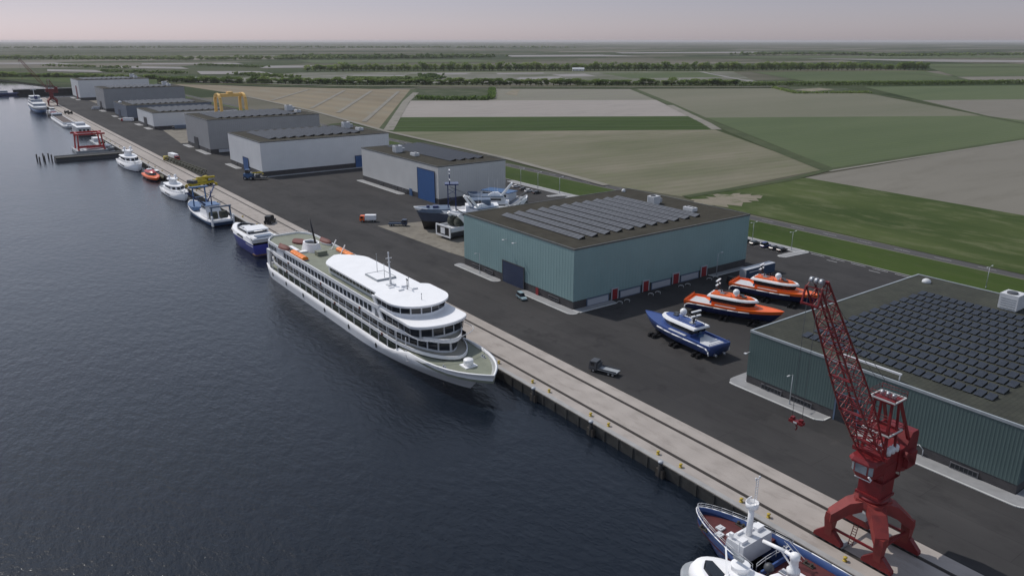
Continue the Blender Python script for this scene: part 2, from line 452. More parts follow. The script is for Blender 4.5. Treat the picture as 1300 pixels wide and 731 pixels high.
# fields: corners read off the photograph, each a sheet of its own just above the ground
FZ = [.05]
def field(pix, m, name='field'):
    FZ[0] += .012
    pts = [g(x, y) for x, y in pix]
    return structure(name, MB().quad(*[(x, y, FZ[0]) for x, y in pts]), M[m])
A = R(-54)
G = ground_mat
M['field_tan'] = G('field_tan', (.175, .145, .100), (.225, .188, .130), .006, (1, .25), R(6), 9, (.20, .19, .15), .05, (44, .05, R(-7)))
M['field_bare'] = G('field_bare', (.275, .250, .230), (.305, .280, .258), .006, (.25, 1), R(6), 8, (.23, .215, .2), .08)
M['field_pale'] = G('field_pale', (.165, .160, .130), (.215, .205, .170), .005, (.2, 1), R(4), 9, (.19, .195, .14), .05)
M['field_crop'] = G('field_crop', (.030, .054, .010), (.040, .068, .014), .01, (.15, 1), R(4), 8, None, .1, (26, .05, R(94)))
M['field_olive'] = G('field_olive', (.115, .120, .070), (.200, .182, .135), .013, (.3, 1), R(20), 10, (.14, .145, .085), .09, (9, .05, R(94)))
M['field_sage'] = G('field_sage', (.125, .130, .088), (.175, .168, .125), .004, (.15, 1), R(4), 9, (.155, .15, .11), .06)
M['field_green'] = G('field_green', (.072, .098, .045), (.100, .124, .062), .008, (.2, 1), R(4), 9, (.088, .115, .05), .12, (7, .05, R(94)))
M['field_grey'] = G('field_grey', (.165, .155, .130), (.195, .182, .155), .006, (.25, 1), R(15), 9, (.15, .14, .115), .05)
M['scrub'] = G('scrub', (.030, .045, .018), (.055, .07, .03), .02, (1, 1), 0, 9, (.13, .13, .09), .03)
M['sand'] = G('sand', (.19, .17, .13), (.25, .22, .17), .05, (1, 1), 0, 8, (.10, .115, .055), .12)
M['track'] = G('track', (.19, .18, .155), (.24, .225, .195), .05, (1, 1), 0, 6)
M['crop_light'] = G('crop_light', (.07, .10, .04), (.085, .115, .05), .05)
M['track_green'] = G('track_green', (.05, .065, .03), (.07, .085, .04), .05, (1, 1), 0, 6)
field([(205, 105.2), (330, 110.6), (525, 114.2), (488, 166), (400, 141.5), (312, 121.5)], 'field_tan')
field([(625, 113), (803, 113.4), (833, 127.4), (620, 127.8)], 'field_pale')
field([(527, 112.8), (625, 113), (620, 128), (516, 128.4)], 'scrub')
field([(516, 128.2), (833, 127.2), (876, 148), (501, 149.5)], 'field_bare')
field([(501, 149.3), (876, 147.8), (908, 165.3), (489, 168)], 'field_crop')
field([(489, 167.8), (908, 165.1), (1046, 215.5), (868, 250.5), (776, 236), (640, 200), (512, 171)], 'field_olive')
field([(806, 113.2), (985, 112.4), (1101, 118.6), (1250, 147.6), (897, 150), (850, 131)], 'field_sage')
field([(897, 149.8), (1250, 147.4), (1420, 168), (1300, 177), (1056, 213.6)], 'field_green')
field([(1022, 226), (1300, 177.6), (1420, 156), (1750, 200), (1700, 420), (1300, 274)], 'field_grey')
field([(868, 251), (1022, 226), (1300, 274), (1700, 400), (1700, 470), (1300, 349), (947, 270.6)], 'rough_grass', 'meadow')
field([(1097, 110.6), (1420, 107.6), (1500, 124), (1300, 126.8), (1170, 128)], 'field_green')
field([(1170, 127.8), (1300, 126.6), (1500, 123.8), (1700, 160), (1420, 168), (1250, 147.4)], 'field_grey')
field([(981, 111.4), (1066, 110.8), (1105, 118.6), (1008, 119.2)], 'scrub', 'scrub_ground')
field([(1006, 114.2), (1040, 112), (1060, 114), (1030, 116.5)], 'sand', 'bare_earth')
field([(640, 120), (652, 114), (660, 114), (656, 122)], 'sand', 'bare_earth')
# bare earth patch beside the ditch, an uneven round
FZ[0] += .02
cx, cy = g(925, 254)
mb = MB(); rr = random.Random(3)
mb.quad(*[(cx + (21 + rr.uniform(-6, 6)) * math.cos(t) , cy + (11 + rr.uniform(-4, 4)) * math.sin(t) , FZ[0]) for t in [2 * PI * i / 40 for i in range(40)]])
structure('bare_earth', mb, M['sand'])
# strips between fields: tracks and ditches
def strip(pix, w, m, name, dz=0.):
    FZ[0] += .012
    pts = [Vector((*g(x, y), FZ[0])) for x, y in pix]
    mb = MB()
    for a, b in zip(pts, pts[1:]):
        d = (b - a).normalized(); n = Vector((-d.y, d.x, 0)) * w / 2
        mb.quad(a - n, b - n, b + n, a + n)
    structure(name, mb, M[m])
strip([(804, 113.4), (850, 132.2), (902, 155.5), (975, 185.5), (1052, 216)], 11, 'track_green', 'ditch')
strip([(850, 134), (897, 157), (910, 165)], 9, 'track', 'track')
strip([(1052, 216.5), (1300, 177.2), (1420, 158)], 8, 'track_green', 'ditch')
strip([(1052, 218), (1300, 178.6)], 3, 'track', 'track')
strip([(870, 250.5), (1000, 229), (1052, 216)], 5, 'track_green', 'ditch')
strip([(1098, 118.6), (1170, 128.6), (1250, 147.6), (1400, 176)], 6, 'track_green', 'ditch')
strip([(526, 113.6), (488, 166)], 12, 'track_green', 'ditch')
strip([(528, 118), (515, 130), (493, 166)], 9, 'track', 'track')
strip([(500, 154.2), (884, 153.0)], 3.5, 'crop_light', 'tramline')
strip([(494, 162), (898, 160.6)], 3.5, 'crop_light', 'tramline')
for a_, b_ in (((395, 138), (437, 115.5)), ((429, 143.5), (472, 115.6)), ((462, 155), (506, 116.5)), ((345, 128), (392, 114))): strip([a_, b_], 5, 'track', 'tramline')
strip([(300, 120), (400, 142), (488, 166.6), (640, 201), (770, 236)], 5, 'track', 'track')
# between the two tree belts: flat beds, plots and lanes
M['verge_yellow'] = G('verge_yellow', (.13, .15, .05), (.18, .19, .075), .03)
M['plot_green'] = G('plot_green', (.06, .085, .035), (.09, .11, .05), .006, (.2, 1), R(5), 8)
M['plot_mixed'] = G('plot_mixed', (.075, .085, .045), (.21, .20, .185), .012, (.35, 1), R(12), 9, (.055, .07, .03), .03)
M['plot_grey'] = G('plot_grey', (.20, .19, .185), (.27, .255, .25), .02, (.3, 1), R(5), 7)
field([(380, 92.5), (700, 91.5), (930, 91), (960, 104), (660, 106.6), (240, 104.5)], 'plot_mixed')
field([(955, 92), (1172, 90.6), (1235, 102.4), (1024, 104)], 'plot_green')
field([(1178, 86), (1500, 86), (1500, 95), (1215, 98)], 'plot_green')
field([(1215, 98.2), (1500, 95.4), (1500, 105), (1240, 104)], 'field_grey')
field([(760, 93), (900, 92), (925, 98.5), (800, 100)], 'plot_green')
for q in ([(700, 95), (742, 94), (758, 97.5), (716, 98)], [(660, 98.5), (712, 98), (718, 101.5), (655, 102)], [(540, 93.5), (600, 93), (590, 95), (530, 95.5)],
          [(450, 96), (520, 95.5), (500, 99), (430, 99.5)], [(630, 93.5), (690, 92.5), (690, 94), (632, 95)]):
    field(q, 'plot_grey', 'plot')
strip([(1098, 90.8), (1165, 94.6), (1250, 104.4)], 14, 'track_green', 'ditch')
strip([(890, 91.6), (925, 98.8), (958, 104.5)], 12, 'plot_grey', 'lane')
strip([(440, 92.2), (700, 91.6), (1100, 90.8), (1178, 90.6)], 14, 'verge_yellow', 'verge')
strip([(-30, 99.5), (240, 106.6), (430, 109.0), (660, 109.8), (940, 110.1)], 9, 'verge_yellow', 'verge')
strip([(0, 92.6), (240, 104.2), (430, 109.6), (660, 110.4), (940, 110.8), (1000, 110.2)], 11, 'track', 'lane')
strip([(0, 99.2), (110, 103.6), (240, 107.2), (430, 111.6), (660, 112.4), (940, 112), (1000, 111.4)], 16, 'scrub', 'dyke_verge')
# the grassed dyke at the far bank of the harbour
FZ[0] += .02
mb = MB(); a, b = Vector((96, 1916, 0)), Vector((160, 1560, 0))
P0 = [Vector((*g(-70, 95.), 0)), Vector((*g(0, 99.4), 0)), Vector((*g(92, 105), 0)), Vector((*g(200, 109), 0))]
P1 = [Vector((*g(-70, 91.4), 0)), Vector((*g(0, 94.), 0)), Vector((*g(92, 99.), 0)), Vector((*g(200, 104.6), 0))]
P2 = [p + (q - p) * .25 for p, q in zip(P1, P0)]
for i in range(3):
    mb.quad((*P0[i].xy, .1), (*P0[i + 1].xy, .1), (*P2[i + 1].xy, 5), (*P2[i].xy, 5))
    mb.quad((*P2[i].xy, 5), (*P2[i + 1].xy, 5), (*P1[i + 1].xy, 5), (*P1[i].xy, 5))
structure('dyke', mb, M['verge_grass'])

# ------------------------------------------------------------------ trees in two belts
def foliage(name, c1, c2, c3):
    m, nt, b = nodes_of(name)
    b.inputs['Roughness'].default_value = .85; b.inputs['Specular IOR Level'].default_value = .2
    tc = nt.nodes.new('ShaderNodeNewGeometry'); n = nt.nodes.new('ShaderNodeTexNoise'); n.inputs['Scale'].default_value = .22; n.inputs['Detail'].default_value = 3
    link(nt, tc.outputs['Position'], n.inputs['Vector'])
    oi = nt.nodes.new('ShaderNodeObjectInfo')
    a = nt.nodes.new('ShaderNodeMath'); a.operation = 'MULTIPLY_ADD'; a.inputs[1].default_value = .45
    s = nt.nodes.new('ShaderNodeMath'); s.operation = 'MULTIPLY'; s.inputs[1].default_value = .75
    link(nt, n.outputs['Fac'], s.inputs[0]); link(nt, oi.outputs['Random'], a.inputs[0]); link(nt, s.outputs[0], a.inputs[2])
    cr = nt.nodes.new('ShaderNodeValToRGB'); e = cr.color_ramp.elements
    e[0].position = .25; e[0].color = (*c1, 1); e[1].position = .85; e[1].color = (*c3, 1); x = e.new(.55); x.color = (*c2, 1)
    link(nt, a.outputs[0], cr.inputs['Fac']); link(nt, cr.outputs['Color'], b.inputs['Base Color'])
    tr = nt.nodes.new('ShaderNodeBsdfTranslucent'); ms = nt.nodes.new('ShaderNodeMixShader'); ms.inputs['Fac'].default_value = .6
    link(nt, cr.outputs['Color'], tr.inputs['Color']); link(nt, b.outputs[0], ms.inputs[1]); link(nt, tr.outputs[0], ms.inputs[2]); link(nt, ms.outputs[0], nt.nodes['Material Output'].inputs['Surface'])
    return m
M['leaf_tall'] = foliage('leaf_tall', (.09, .155, .04), (.19, .27, .07), (.29, .35, .11))
M['leaf_low'] = foliage('leaf_low', (.075, .135, .04), (.16, .23, .065), (.24, .30, .10))


def tree_mesh(seed, h, r, leaf):
    q = random.Random(seed); mb = MB(); tb = MB()
    tb.cyl((0, 0, 0), (0, 0, h * .55), r * .09, r * .04, 6)
    for i in range(4):
        t = q.uniform(0, 6.28); tb.cyl((0, 0, h * .25), (r * .6 * math.cos(t), r * .6 * math.sin(t), h * .55), r * .035, r * .015, 4)
    lobes = [(Vector((q.uniform(-.5, .5) * r, q.uniform(-.5, .5) * r, h * q.uniform(.18, .84))), r * q.uniform(.34, .6)) for i in range(11)]
    for c, lr in lobes:
        for i in range(60):
            d = Vector((q.gauss(0, 1), q.gauss(0, 1), q.gauss(0, 1))).normalized() * lr * q.uniform(.7, 1.1)
            p = c + Vector((d.x, d.y, d.z * h / r * .22)); s = r * q.uniform(.07, .15)
            a = (Vector((q.gauss(0, 1), q.gauss(0, 1), q.gauss(0, 1))).normalized() + d.normalized() * .6 + Vector((0, 0, .5))).normalized(); b = a.orthogonal().normalized(); cc = a.cross(b)
            mb.quad(p + b * s, p + cc * s * .8 + a * s * .3, p - b * s, p - cc * s * .8 + a * s * .3)
    return mb.data('crown', leaf), tb.data('trunk', 'bark')


def belt(pix, h, r, step, leaf, label, group, lanes, seed, jit=3.):
    q = random.Random(seed); var = [tree_mesh(seed + i, h, r, leaf) for i in range(5)]
    pts = [Vector(g(x, y)) for x, y in pix]; n = 0
    for a, b in zip(pts, pts[1:]):
        d = b - a; L = d.length; d.normalize(); nn = Vector((-d.y, d.x)); t = 0
        while t < L:
            for ln in lanes:
                p = a + d * (t + q.uniform(-jit, jit)) + nn * (ln + q.uniform(-jit, jit)); s = q.uniform(.72, 1.12)
                o = thing('tree', label, 'tree', (p.x, p.y, 0), q.uniform(0, 6.28), group); o.scale = (s * 1.25, s * 1.25, s)
                cm, tm = q.choice(var); inst('crown', cm, o); inst('trunk', tm, o); n += 1
            t += step
    return n
n1 = belt([(436, 90.2), (700, 90), (1176, 89.2)], 23, 9., 11.5, 'leaf_tall', 'tall green tree in the far belt behind the plots', 'trees of the far belt', (0,), 11)
n2 = belt([(-30, 96.5), (0, 98.2), (240, 105.2), (430, 107.6), (660, 108.6), (940, 109)], 13, 8.5, 10., 'leaf_low', 'low bushy tree in the belt along the dyke lane', 'trees of the near belt', (0,), 23)
n3 = belt([(392, 90.6), (436, 90.2)], 19, 10, 14, 'leaf_tall', 'round light green tree at the left end of the far belt', 'trees ending the far belt', (0,), 31)
print('trees', n1, n2, n3)
# clipped dark hedge to the right of the near belt, and the scrub hedge round the plot
def hedge(pix, h, w, name, label, leaf='leaf_low', seed=5, dens=1.3):
    q = random.Random(seed); mb = MB(); pts = [Vector(g(x, y)) for x, y in pix]
    for a, b in zip(pts, pts[1:]):
        d = b - a; L = d.length
        for i in range(int(L * dens)):
            p = a + d * q.random() + Vector((q.uniform(-w, w), q.uniform(-w, w)))
            z = h * q.random() ** .7; s = q.uniform(.8, 1.8)
            ax = Vector((q.gauss(0, 1), q.gauss(0, 1), q.gauss(0, 1))).normalized(); bb = ax.orthogonal().normalized(); cc = ax.cross(bb); P = Vector((p.x, p.y, z))
            mb.quad(P + bb * s, P + cc * s + ax * s * .4, P - bb * s, P - cc * s + ax * s * .4)
    return tag(mb.build(name, leaf), label, 'hedge', kind='stuff')
hedge([(940, 109.4), (1080, 108.6), (1200, 107.6), (1330, 106.2), (1480, 104.6)], 7, 3, 'hedge', 'dark hedge running right from the end of the dyke trees', seed=6, dens=7)
hedge([(530, 126), (560, 127.6), (612, 127.4), (624, 126), (625, 114.5)], 5, 4, 'hedge', 'dark scrub hedge round the small plot behind the bare field', seed=8, dens=7)
hedge([(982, 112.2), (1010, 119), (1104, 118.6)], 3, 3, 'hedge', 'low dark scrub edging the pond plot among the fields', seed=9, dens=3)
# far off: hedgerows and copses on the flat land, each run one mass
def copse(pix, h, w, n, label, seed):
    q = random.Random(seed); mb = MB(); pts = [Vector(g(x, y)) for x, y in pix]
    for a, b in zip(pts, pts[1:]):
        d = b - a
        for i in range(n):
            p = a + d * q.random() + Vector((q.gauss(0, w), q.gauss(0, w))); s = q.uniform(.5, 1.) * h * .7; z = h * q.uniform(.35, .75)
            ax = Vector((q.gauss(0, .5), q.gauss(0, .5), 1)).normalized(); bb = ax.orthogonal().normalized(); cc = ax.cross(bb); P = Vector((p.x, p.y, z))
            k_ = len(mb.v); mb.v += [tuple(P + bb * s * 1.6), tuple(P + cc * s * 1.6), tuple(P - bb * s * 1.6), tuple(P - cc * s * 1.6), tuple(P + ax * s * .7), tuple(P - ax * s)]
            for tri in ((0, 1, 4), (1, 2, 4), (2, 3, 4), (3, 0, 4), (1, 0, 5), (2, 1, 5), (3, 2, 5), (0, 3, 5)): mb.face([k_ + x for x in tri])
    return tag(mb.build('woodland', 'leaf_low'), label, 'wood', kind='stuff')
copse([(-40, 74), (120, 75.5), (250, 76), (420, 75)], 13, 40, 170, 'thin dark wood line on the far plain, left', 41)
copse([(375, 73.5), (480, 74.5), (620, 73)], 15, 60, 160, 'dark green wood behind the left end of the tall belt', 42)
copse([(940, 70), (1040, 69.5), (1120, 70.5)], 13, 50, 120, 'dark copse above the tall belt, right', 45)
copse([(1120, 72), (1230, 70.5), (1400, 70)], 13, 50, 150, 'dark wood line on the far plain, right', 46)
copse([(0, 61.5), (300, 61), (700, 61)], 18, 140, 260, 'faint wood line near the horizon, left', 48)
for i_, (xa, ya, xb, yb) in enumerate(((60, 84, 170, 87), (130, 91, 230, 94), (250, 83, 330, 86), (300, 95, 372, 99), (545, 96.5, 552, 101), (445, 101.6, 540, 102))):
    copse([(xa, ya), (xb, yb)], 6, 12, 110, 'low hedge among the plots between the tree belts', 60 + i_)['group'] = 'hedges among the plots'
for q_ in ([(150, 84.5), (230, 85.5), (240, 88), (150, 87)], [(250, 91), (330, 91), (350, 94.5), (255, 95)], [(60, 88.5), (120, 89.5), (135, 92.5), (60, 91)], [(340, 84), (400, 83.6), (390, 86.5), (330, 87)], [(180, 81), (300, 80.4), (310, 82), (180, 82.5)], [(640, 70.5), (760, 69.8), (820, 72), (650, 72.6)], [(780, 67), (960, 66), (980, 67.6), (790, 68.4)], [(1010, 74.5), (1300, 77), (1500, 78), (1500, 81), (1190, 79)], [(-60, 80), (70, 80), (100, 82.5), (-60, 82)]):
    field(q_, 'plot_grey', 'plot')
for q_ in ([(375, 77), (600, 76), (640, 79), (400, 80.5)], [(880, 72.5), (1300, 70), (1500, 71), (1500, 74), (1000, 74.2)], [(1180, 81.5), (1500, 82), (1500, 85.5), (1180, 85.6)], [(440, 97), (540, 97.4), (548, 101.5), (440, 102)]):
    field(q_, 'plot_green', 'plot')
# small farm houses in the far belt
def farm(px, py, w, label):
    x, y = g(px, py); t = thing('farm_house', label, 'house', (x, y, 0), R(-36))
    MB().box(-w / 2, w / 2, -5, 5, 0, 5).build('wall', 'wall_light', t)
    rb = MB(); rb.loft([[(-w / 2 - .5, -5.6, 5), (-w / 2 - .5, 5.6, 5), (-w / 2 - .5, 0, 9)], [(w / 2 + .5, -5.6, 5), (w / 2 + .5, 5.6, 5), (w / 2 + .5, 0, 9)]], smooth=False)
    rb.build('roof', 'off_white', t)
    for i in range(3): MB().box(-w / 2 + 2 + i * w / 3.4, -w / 2 + 3.6 + i * w / 3.4, -5.06, -4.9, 1.5, 3.5).build('window', 'glass', t)
farm(734, 90.6, 30, 'pale farm house in front of the far tree belt')
farm(245, 104.4, 26, 'small pale farm house at the left end of the dyke lane')
# ------------------------------------------------------------------ warehouses
def ribbed(x0, x1, y0, y1, pitch, depth):
    """outline of a box clad in trapezoid sheet: the ribs stand out by depth"""
    out = []
    def side(a, b, n):
        d = (b - a); L = d.length; d.normalize(); k = max(2, int(L / pitch)); p = L / k
        for i in range(k):
            s = i * p
            for t, o in ((0, 0), (p * .55, 0), (p * .65, depth), (p * .9, depth)):
                out.append(a + d * (s + t) + n * o)
    c = [Vector((x0, y0)), Vector((x1, y0)), Vector((x1, y1)), Vector((x0, y1))]
    ns = [Vector((0, -1)), Vector((1, 0)), Vector((0, 1)), Vector((-1, 0))]
    for i in range(4): side(c[i], c[(i + 1) % 4], ns[i])
    return [(p.x, p.y) for p in out]


def door_mesh(w, h, slats=True):
    mb = MB(); mb.box(-.04, .04, -w / 2, w / 2, 0, h)
    if slats:
        k = max(3, int(h / .9))
        for i in range(1, k): mb.box(-.07, -.04, -w / 2 + .1, w / 2 - .1, i * h / k - .05, i * h / k + .05)
    return mb


def hatch_door(t, face, pos, w, h, m, z=0., frame='dark_grey', x0=0, y0=0):
    """overhead door on the water face ('x') at local y=pos or on the near face ('y') at local x=pos"""
    o = door_mesh(w, h).build('door', m, t)
    if face == 'x': o.location = (x0 - .32, pos, z)
    else: o.location = (pos, y0 - .32, z); o.rotation_euler = (0, 0, PI / 2)
    fr = MB(); fr.box(-.1, .12, -w / 2 - .35, -w / 2, 0, h + .35); fr.box(-.1, .12, w / 2, w / 2 + .35, 0, h + .35); fr.box(-.1, .12, -w / 2, w / 2, h, h + .35)
    fr.build('door_frame', frame, o)
    return o


def vent(t, face, pos, w, h, z, x0=0, y0=0):
    mb = MB(); mb.box(-.05, .05, -w / 2, w / 2, 0, h)
    o = mb.build('window', 'glass', t)
    fr = MB()
    for a in ((-w / 2 - .18, -w / 2, -.15, h + .15), (w / 2, w / 2 + .18, -.15, h + .15), (-w / 2, w / 2, -.15, 0), (-w / 2, w / 2, h, h + .15)): fr.box(-.13, .06, a[0], a[1], a[2], a[3])
    for i in range(1, 6): y = -w / 2 + i * w / 6; fr.box(-.09, -.052, y - .03, y + .03, .002, h - .002)
    fr.build('window_frame', 'vent_frame', o)
    if face == 'x': o.location = (x0 - .2, pos, z)
    else: o.location = (pos, y0 - .2, z); o.rotation_euler = (0, 0, PI / 2)
    return o


def solar_row(t, p, along_y, n, pw, depth, tilt, gap=.12, z=0., cell='solar_mid'):
    tilt = min(tilt, R(13) if cell != 'solar_cell' else R(16))
    """one row of n tilted panels starting at p and running along -y (or +x)"""
    mb = MB(); ct, st = math.cos(tilt) * depth, math.sin(tilt) * depth
    for i in range(n):
        a = i * pw + gap / 2; b = (i + 1) * pw - gap / 2
        mb.cur = 0
        q = [(0, a, .25), (0, b, .25), (ct, b, .25 + st), (ct, a, .25 + st)]
        if along_y: pts = [(x, -y, zz) for x, y, zz in q]
        else: pts = q
        mb.quad(*pts)
        mb.cur = 1
        lo = [(x, y, zz - .06) for x, y, zz in pts]
        mb.quad(*lo[::-1])
        for u in range(4): w = (u + 1) % 4; mb.quad(lo[u], lo[w], pts[w], pts[u])
        # back sheet and foot of the rack
        e = [pts[2], pts[3]]
        mb.quad((e[0][0], e[0][1], e[0][2] - .07), (e[1][0], e[1][1], e[1][2] - .07), (e[1][0] + .15, e[1][1], 0), (e[0][0] + .15, e[0][1], 0))
    mb.cur = 1
    o = mb.build('solar_panel_row', [cell, 'solar_frame'], t)
    o.location = (*p, z)
    return o


def air_unit(t, p, s, z):
    mb = MB(); mb.box(-1.5 * s, 1.5 * s, -1.4 * s, 1.4 * s, .35, 2.7 * s); mb.box(-1.3 * s, 1.3 * s, -1.2 * s, 1.2 * s, 0, .35)
    o = mb.build('air_handler', 'off_white', t); o.location = (*p, z)
    f = MB(); f.cyl((-.4 * s, 0, 2.7 * s), (-.4 * s, 0, 2.95 * s), .8 * s, n=12); f.build('fan', 'dark_grey', o)
    d = MB(); d.box(1.5 * s, 3.0 * s, -.8 * s, .8 * s, .5, 1.7 * s)
    l_ = MB()
    for i in range(5): l_.box(-1.53 * s, -1.5 * s, -1.1 * s, 1.1 * s, .6 + i * .38 * s, .8 + i * .38 * s)
    l_.build('louvre', 'galvanised', o)
    d.build('duct', 'galvanised', o)
    return o


def low_unit(t, p, s, z):
    mb = MB(); mb.box(-1.1 * s, 1.1 * s, -1.9 * s, 1.9 * s, .3, 1.3 * s); mb.box(-.9 * s, .9 * s, -1.6 * s, 1.6 * s, 0, .3)
    o = mb.build('roof_fan_box', 'off_white', t); o.location = (*p, z)
    d = MB()
    for y in (-1.1, 0, 1.1): d.cyl((0, y * s, 1.3 * s), (0, y * s, 1.42 * s), .45 * s, n=10)
    d.build('fan_grille', 'dark_grey', o)
    return o


def roof_dome(t, p, z, s=1.):
    mb = MB(); mb.lathe([(1.0 * s, 0), (1.0 * s, .3), (.85 * s, .75), (.45 * s, 1.05), (.03, 1.15)]); o = mb.build('roof_vent', 'off_white', t); o.location = (*p, z); return o


M['vent_frame'] = mat('vent_frame', (.11, .11, .12), .6); M['edge_dark'] = mat('edge_dark', (.10, .105, .10), .6)
def warehouse(label, X0, X1, Y0, Y1, h, wall, plinth=2.5, roof='roof_brown', pitch=1.3, depth=.035):
    t = thing('warehouse', label, 'warehouse', (X0, Y0, 0)); W, L = X1 - X0, Y1 - Y0
    mb = MB(); mb.prism(ribbed(0, W, 0, L, pitch, depth), plinth, h); mb.build('wall', wall, t)
    MB().box(.05, W - .05, .05, L - .05, -.1, plinth - .003).build('plinth', 'plinth', t)
    rf = MB().box(.3, W - .3, .3, L - .3, h + .003, h + .12).build('roof', roof, t)
    ed = MB()
    for a in ((-.12, W + .12, -.12, .3), (-.12, W + .12, L - .3, L + .12), (-.12, .3, .3, L - .3), (W - .3, W + .12, .3, L - .3)): ed.box(*a, h - .25, h + .26)
    ed.build('roof_edge', 'trim' if roof == 'roof_moss' else 'edge_dark', rf)
    return t

def pavement_strip(pts, w=None, name='pavement', z=.14, wall=True):
    mb = MB(); mb.prism(pts, -.02, z); structure(name, mb, M['pavement'])
    km = MB(); n = len(pts); c = Vector((sum(p[0] for p in pts) / n, sum(p[1] for p in pts) / n))
    for i in range(n):
        a, b = Vector(pts[i]), Vector(pts[(i + 1) % n]); d = (b - a)
        if d.length < .05: continue
        d.normalize(); nn = Vector((d.y, -d.x))
        if wall and (nn.x > .6 or nn.y > .6): continue
        km.prism([tuple(a), tuple(a + nn * .35), tuple(b + nn * .35), tuple(b)], -.02, z + .025)
    structure('kerb', km, M['kerb_white'])


def rounded_rect(x0, x1, y0, y1, r, n=6):
    out = []
    for cx_, cy_, a0 in ((x1 - r, y1 - r, 0), (x0 + r, y1 - r, PI / 2), (x0 + r, y0 + r, PI), (x1 - r, y0 + r, 1.5 * PI)):
        for i in range(n + 1): a = a0 + PI / 2 * i / n; out.append((cx_ + r * math.cos(a), cy_ + r * math.sin(a)))
    return out


# teal hall in the middle of the yard
t8 = warehouse('teal warehouse with four red dock doors and eleven solar rows on its dark roof', 137.6, 216.5, 159.6, 218.6, 18.2, 'wall_teal', 2.5)
for i in range(11): solar_row(t8, (8.2 + i * 5.15, 48.2), True, 20, 2.03, 2.45, R(17), z=18.32, cell='solar_cell')
air_unit(t8, (64.5, 31.5), 1.15, 18.32); low_unit(t8, (66, 15.5), 1.15, 18.32); roof_dome(t8, (72.5, 55.5), 18.32, .8)
hatch_door(t8, 'x', 29.5, 11.2, 7.0, 'door_navy', frame='dark_grey')
for y, w in ((51.2, 4.4), (43.5, 4.4), (8.8, 4.6)): vent(t8, 'x', y, w, .75, .85)
for y in (33.3, 28.0):
    lm = MB(); lm.box(-1.1, 0, -.06, .06, 0, .12); lm.box(-1.7, -1.1, -.35, .35, -.02, .16); o = lm.build('wall_lamp', 'off_white', t8); o.location = (-.1, y, 14.4)
for i, (xa, xb) in enumerate(((15.0, 17.6), (28.2, 30.9), (41.7, 44.7), (55.3, 58.2))):
    d = hatch_door(t8, 'y', (xa + xb) / 2, xb - xa - .4, 3.3, 'door_red', .2, 'panel_light')
    # the pair of bent white guard rails on the ground before each dock are things of their own
for xa, xb in ((5.4, 13.7), (18.8, 27.1), (32.5, 40.7), (45.9, 54.1)):
    mb = MB(); mb.box(-(xb - xa) / 2, (xb - xa) / 2, -.09, .09, 0, 1.9)
    o = mb.build('window', 'panel_light', t8); o.location = ((xa + xb) / 2, -.12, .25)
    fr = MB(); w2 = (xb - xa) / 2
    for a in ((-w2 - .3, -w2, -.3, 2.2), (w2, w2 + .3, -.3, 2.2), (-w2, w2, 1.9, 2.2), (-w2, w2, -.25, 0)): fr.box(a[0], a[1], -.12, .09, a[2], a[3])
    fr.build('window_frame', 'slate_blue', o)
fd = door_mesh(1.3, 2.3, False).build('door', 'door_red', t8, label='small red side door in the plinth'); fd.location = (-.28, 16.9, .15)
pavement_strip(rounded_rect(134.4, 137.5, 195.4, 220.8, 1.5))
pavement_strip(rounded_rect(134.4, 137.5, 156.6, 183, 1.5))
pavement_strip([(137.6, 156.7), (152.2, 156.7), (152.6, 157.4), (152.6, 159.5), (137.6, 159.5)])
pavement_strip([(197.8, 157.3), (215, 157.3), (215, 159.5), (197.2, 159.5)])
# guard rails
def guard():
    mb = MB(); pts = [(0, 0, 0)] + [(1.7 - 1.7 * math.cos(a), 0, .55 + .45 * math.sin(a)) for a in [PI * i / 8 for i in range(9)]] + [(3.4, 0, 0)]
    pts = [(2.6 * (1 - math.cos(a)) * .6, 2.4 * math.sin(a), .5) for a in [R(18 * i) for i in range(11)]]
    mb.tube(pts, .16, 8)
    for p in (pts[0], pts[5], pts[-1]): mb.cyl((p[0], p[1], 0), (p[0], p[1], .5), .12, n=8)
    return mb.data('guard_rail', 'kerb_white')
gme = guard(); gi = 0
for xd in (16.3, 29.5, 43.2, 56.8):
    for dx in (-1.7, 1.4):
        o = inst('guard_rail', gme, None, (137.6 + xd + dx, 156.4, .02), R(-60), (.5, .5, .7))
        tag(o, 'white bent guard rail on the asphalt before a red dock door', 'guard rail', 'guard rails before the dock doors')

# dark green hall at the lower right
t9 = warehouse('dark green ribbed warehouse with a dense solar field on its mossy roof', 138, 212, 41.5, 98.4, 12.6, 'wall_green', 1.9, 'roof_moss', .62, .028)
for i in range(12): solar_row(t9, (6.0 + i * 4.55, 48.3), True, 21, 1.9, 2.4, R(9), gap=.4, z=12.72, cell='solar_dark')
air_unit(t9, (63.5, 29), 1.5, 12.72); roof_dome(t9, (68.2, 51.8), 12.72, 1.15)
hatch_door(t9, 'x', 32.0, 4.6, 6.0, 'door_dark', frame='slate_blue')
for y, w in ((49.9, 5.0), (42.4, 5.0), (8.6, 4.6), (-99, 0)):
    if w: vent(t9, 'x', y, w, .95, .3)
mb = MB(); mb.cyl((0, 0, 0), (0, 0, 1.3), .12, n=8); mb.cyl((0, 11.5, 0), (0, 11.5, 1.3), .12, n=8); mb.box(-.2, .2, -.3, 11.8, 1.3, 1.65)
o = mb.build('roof_beam', 'off_white', t9); o.location = (.6, 23, 12.75)
mb = MB(); mb.tube([(0, 0, .1), (0, 0, 1.5), (0, .9, 2.2), (0, 1.8, 1.5), (0, 1.8, .1)], .09, 6); o = mb.build('pipe', 'galvanised', t9); o.location = (-.35, 16.0, 0)
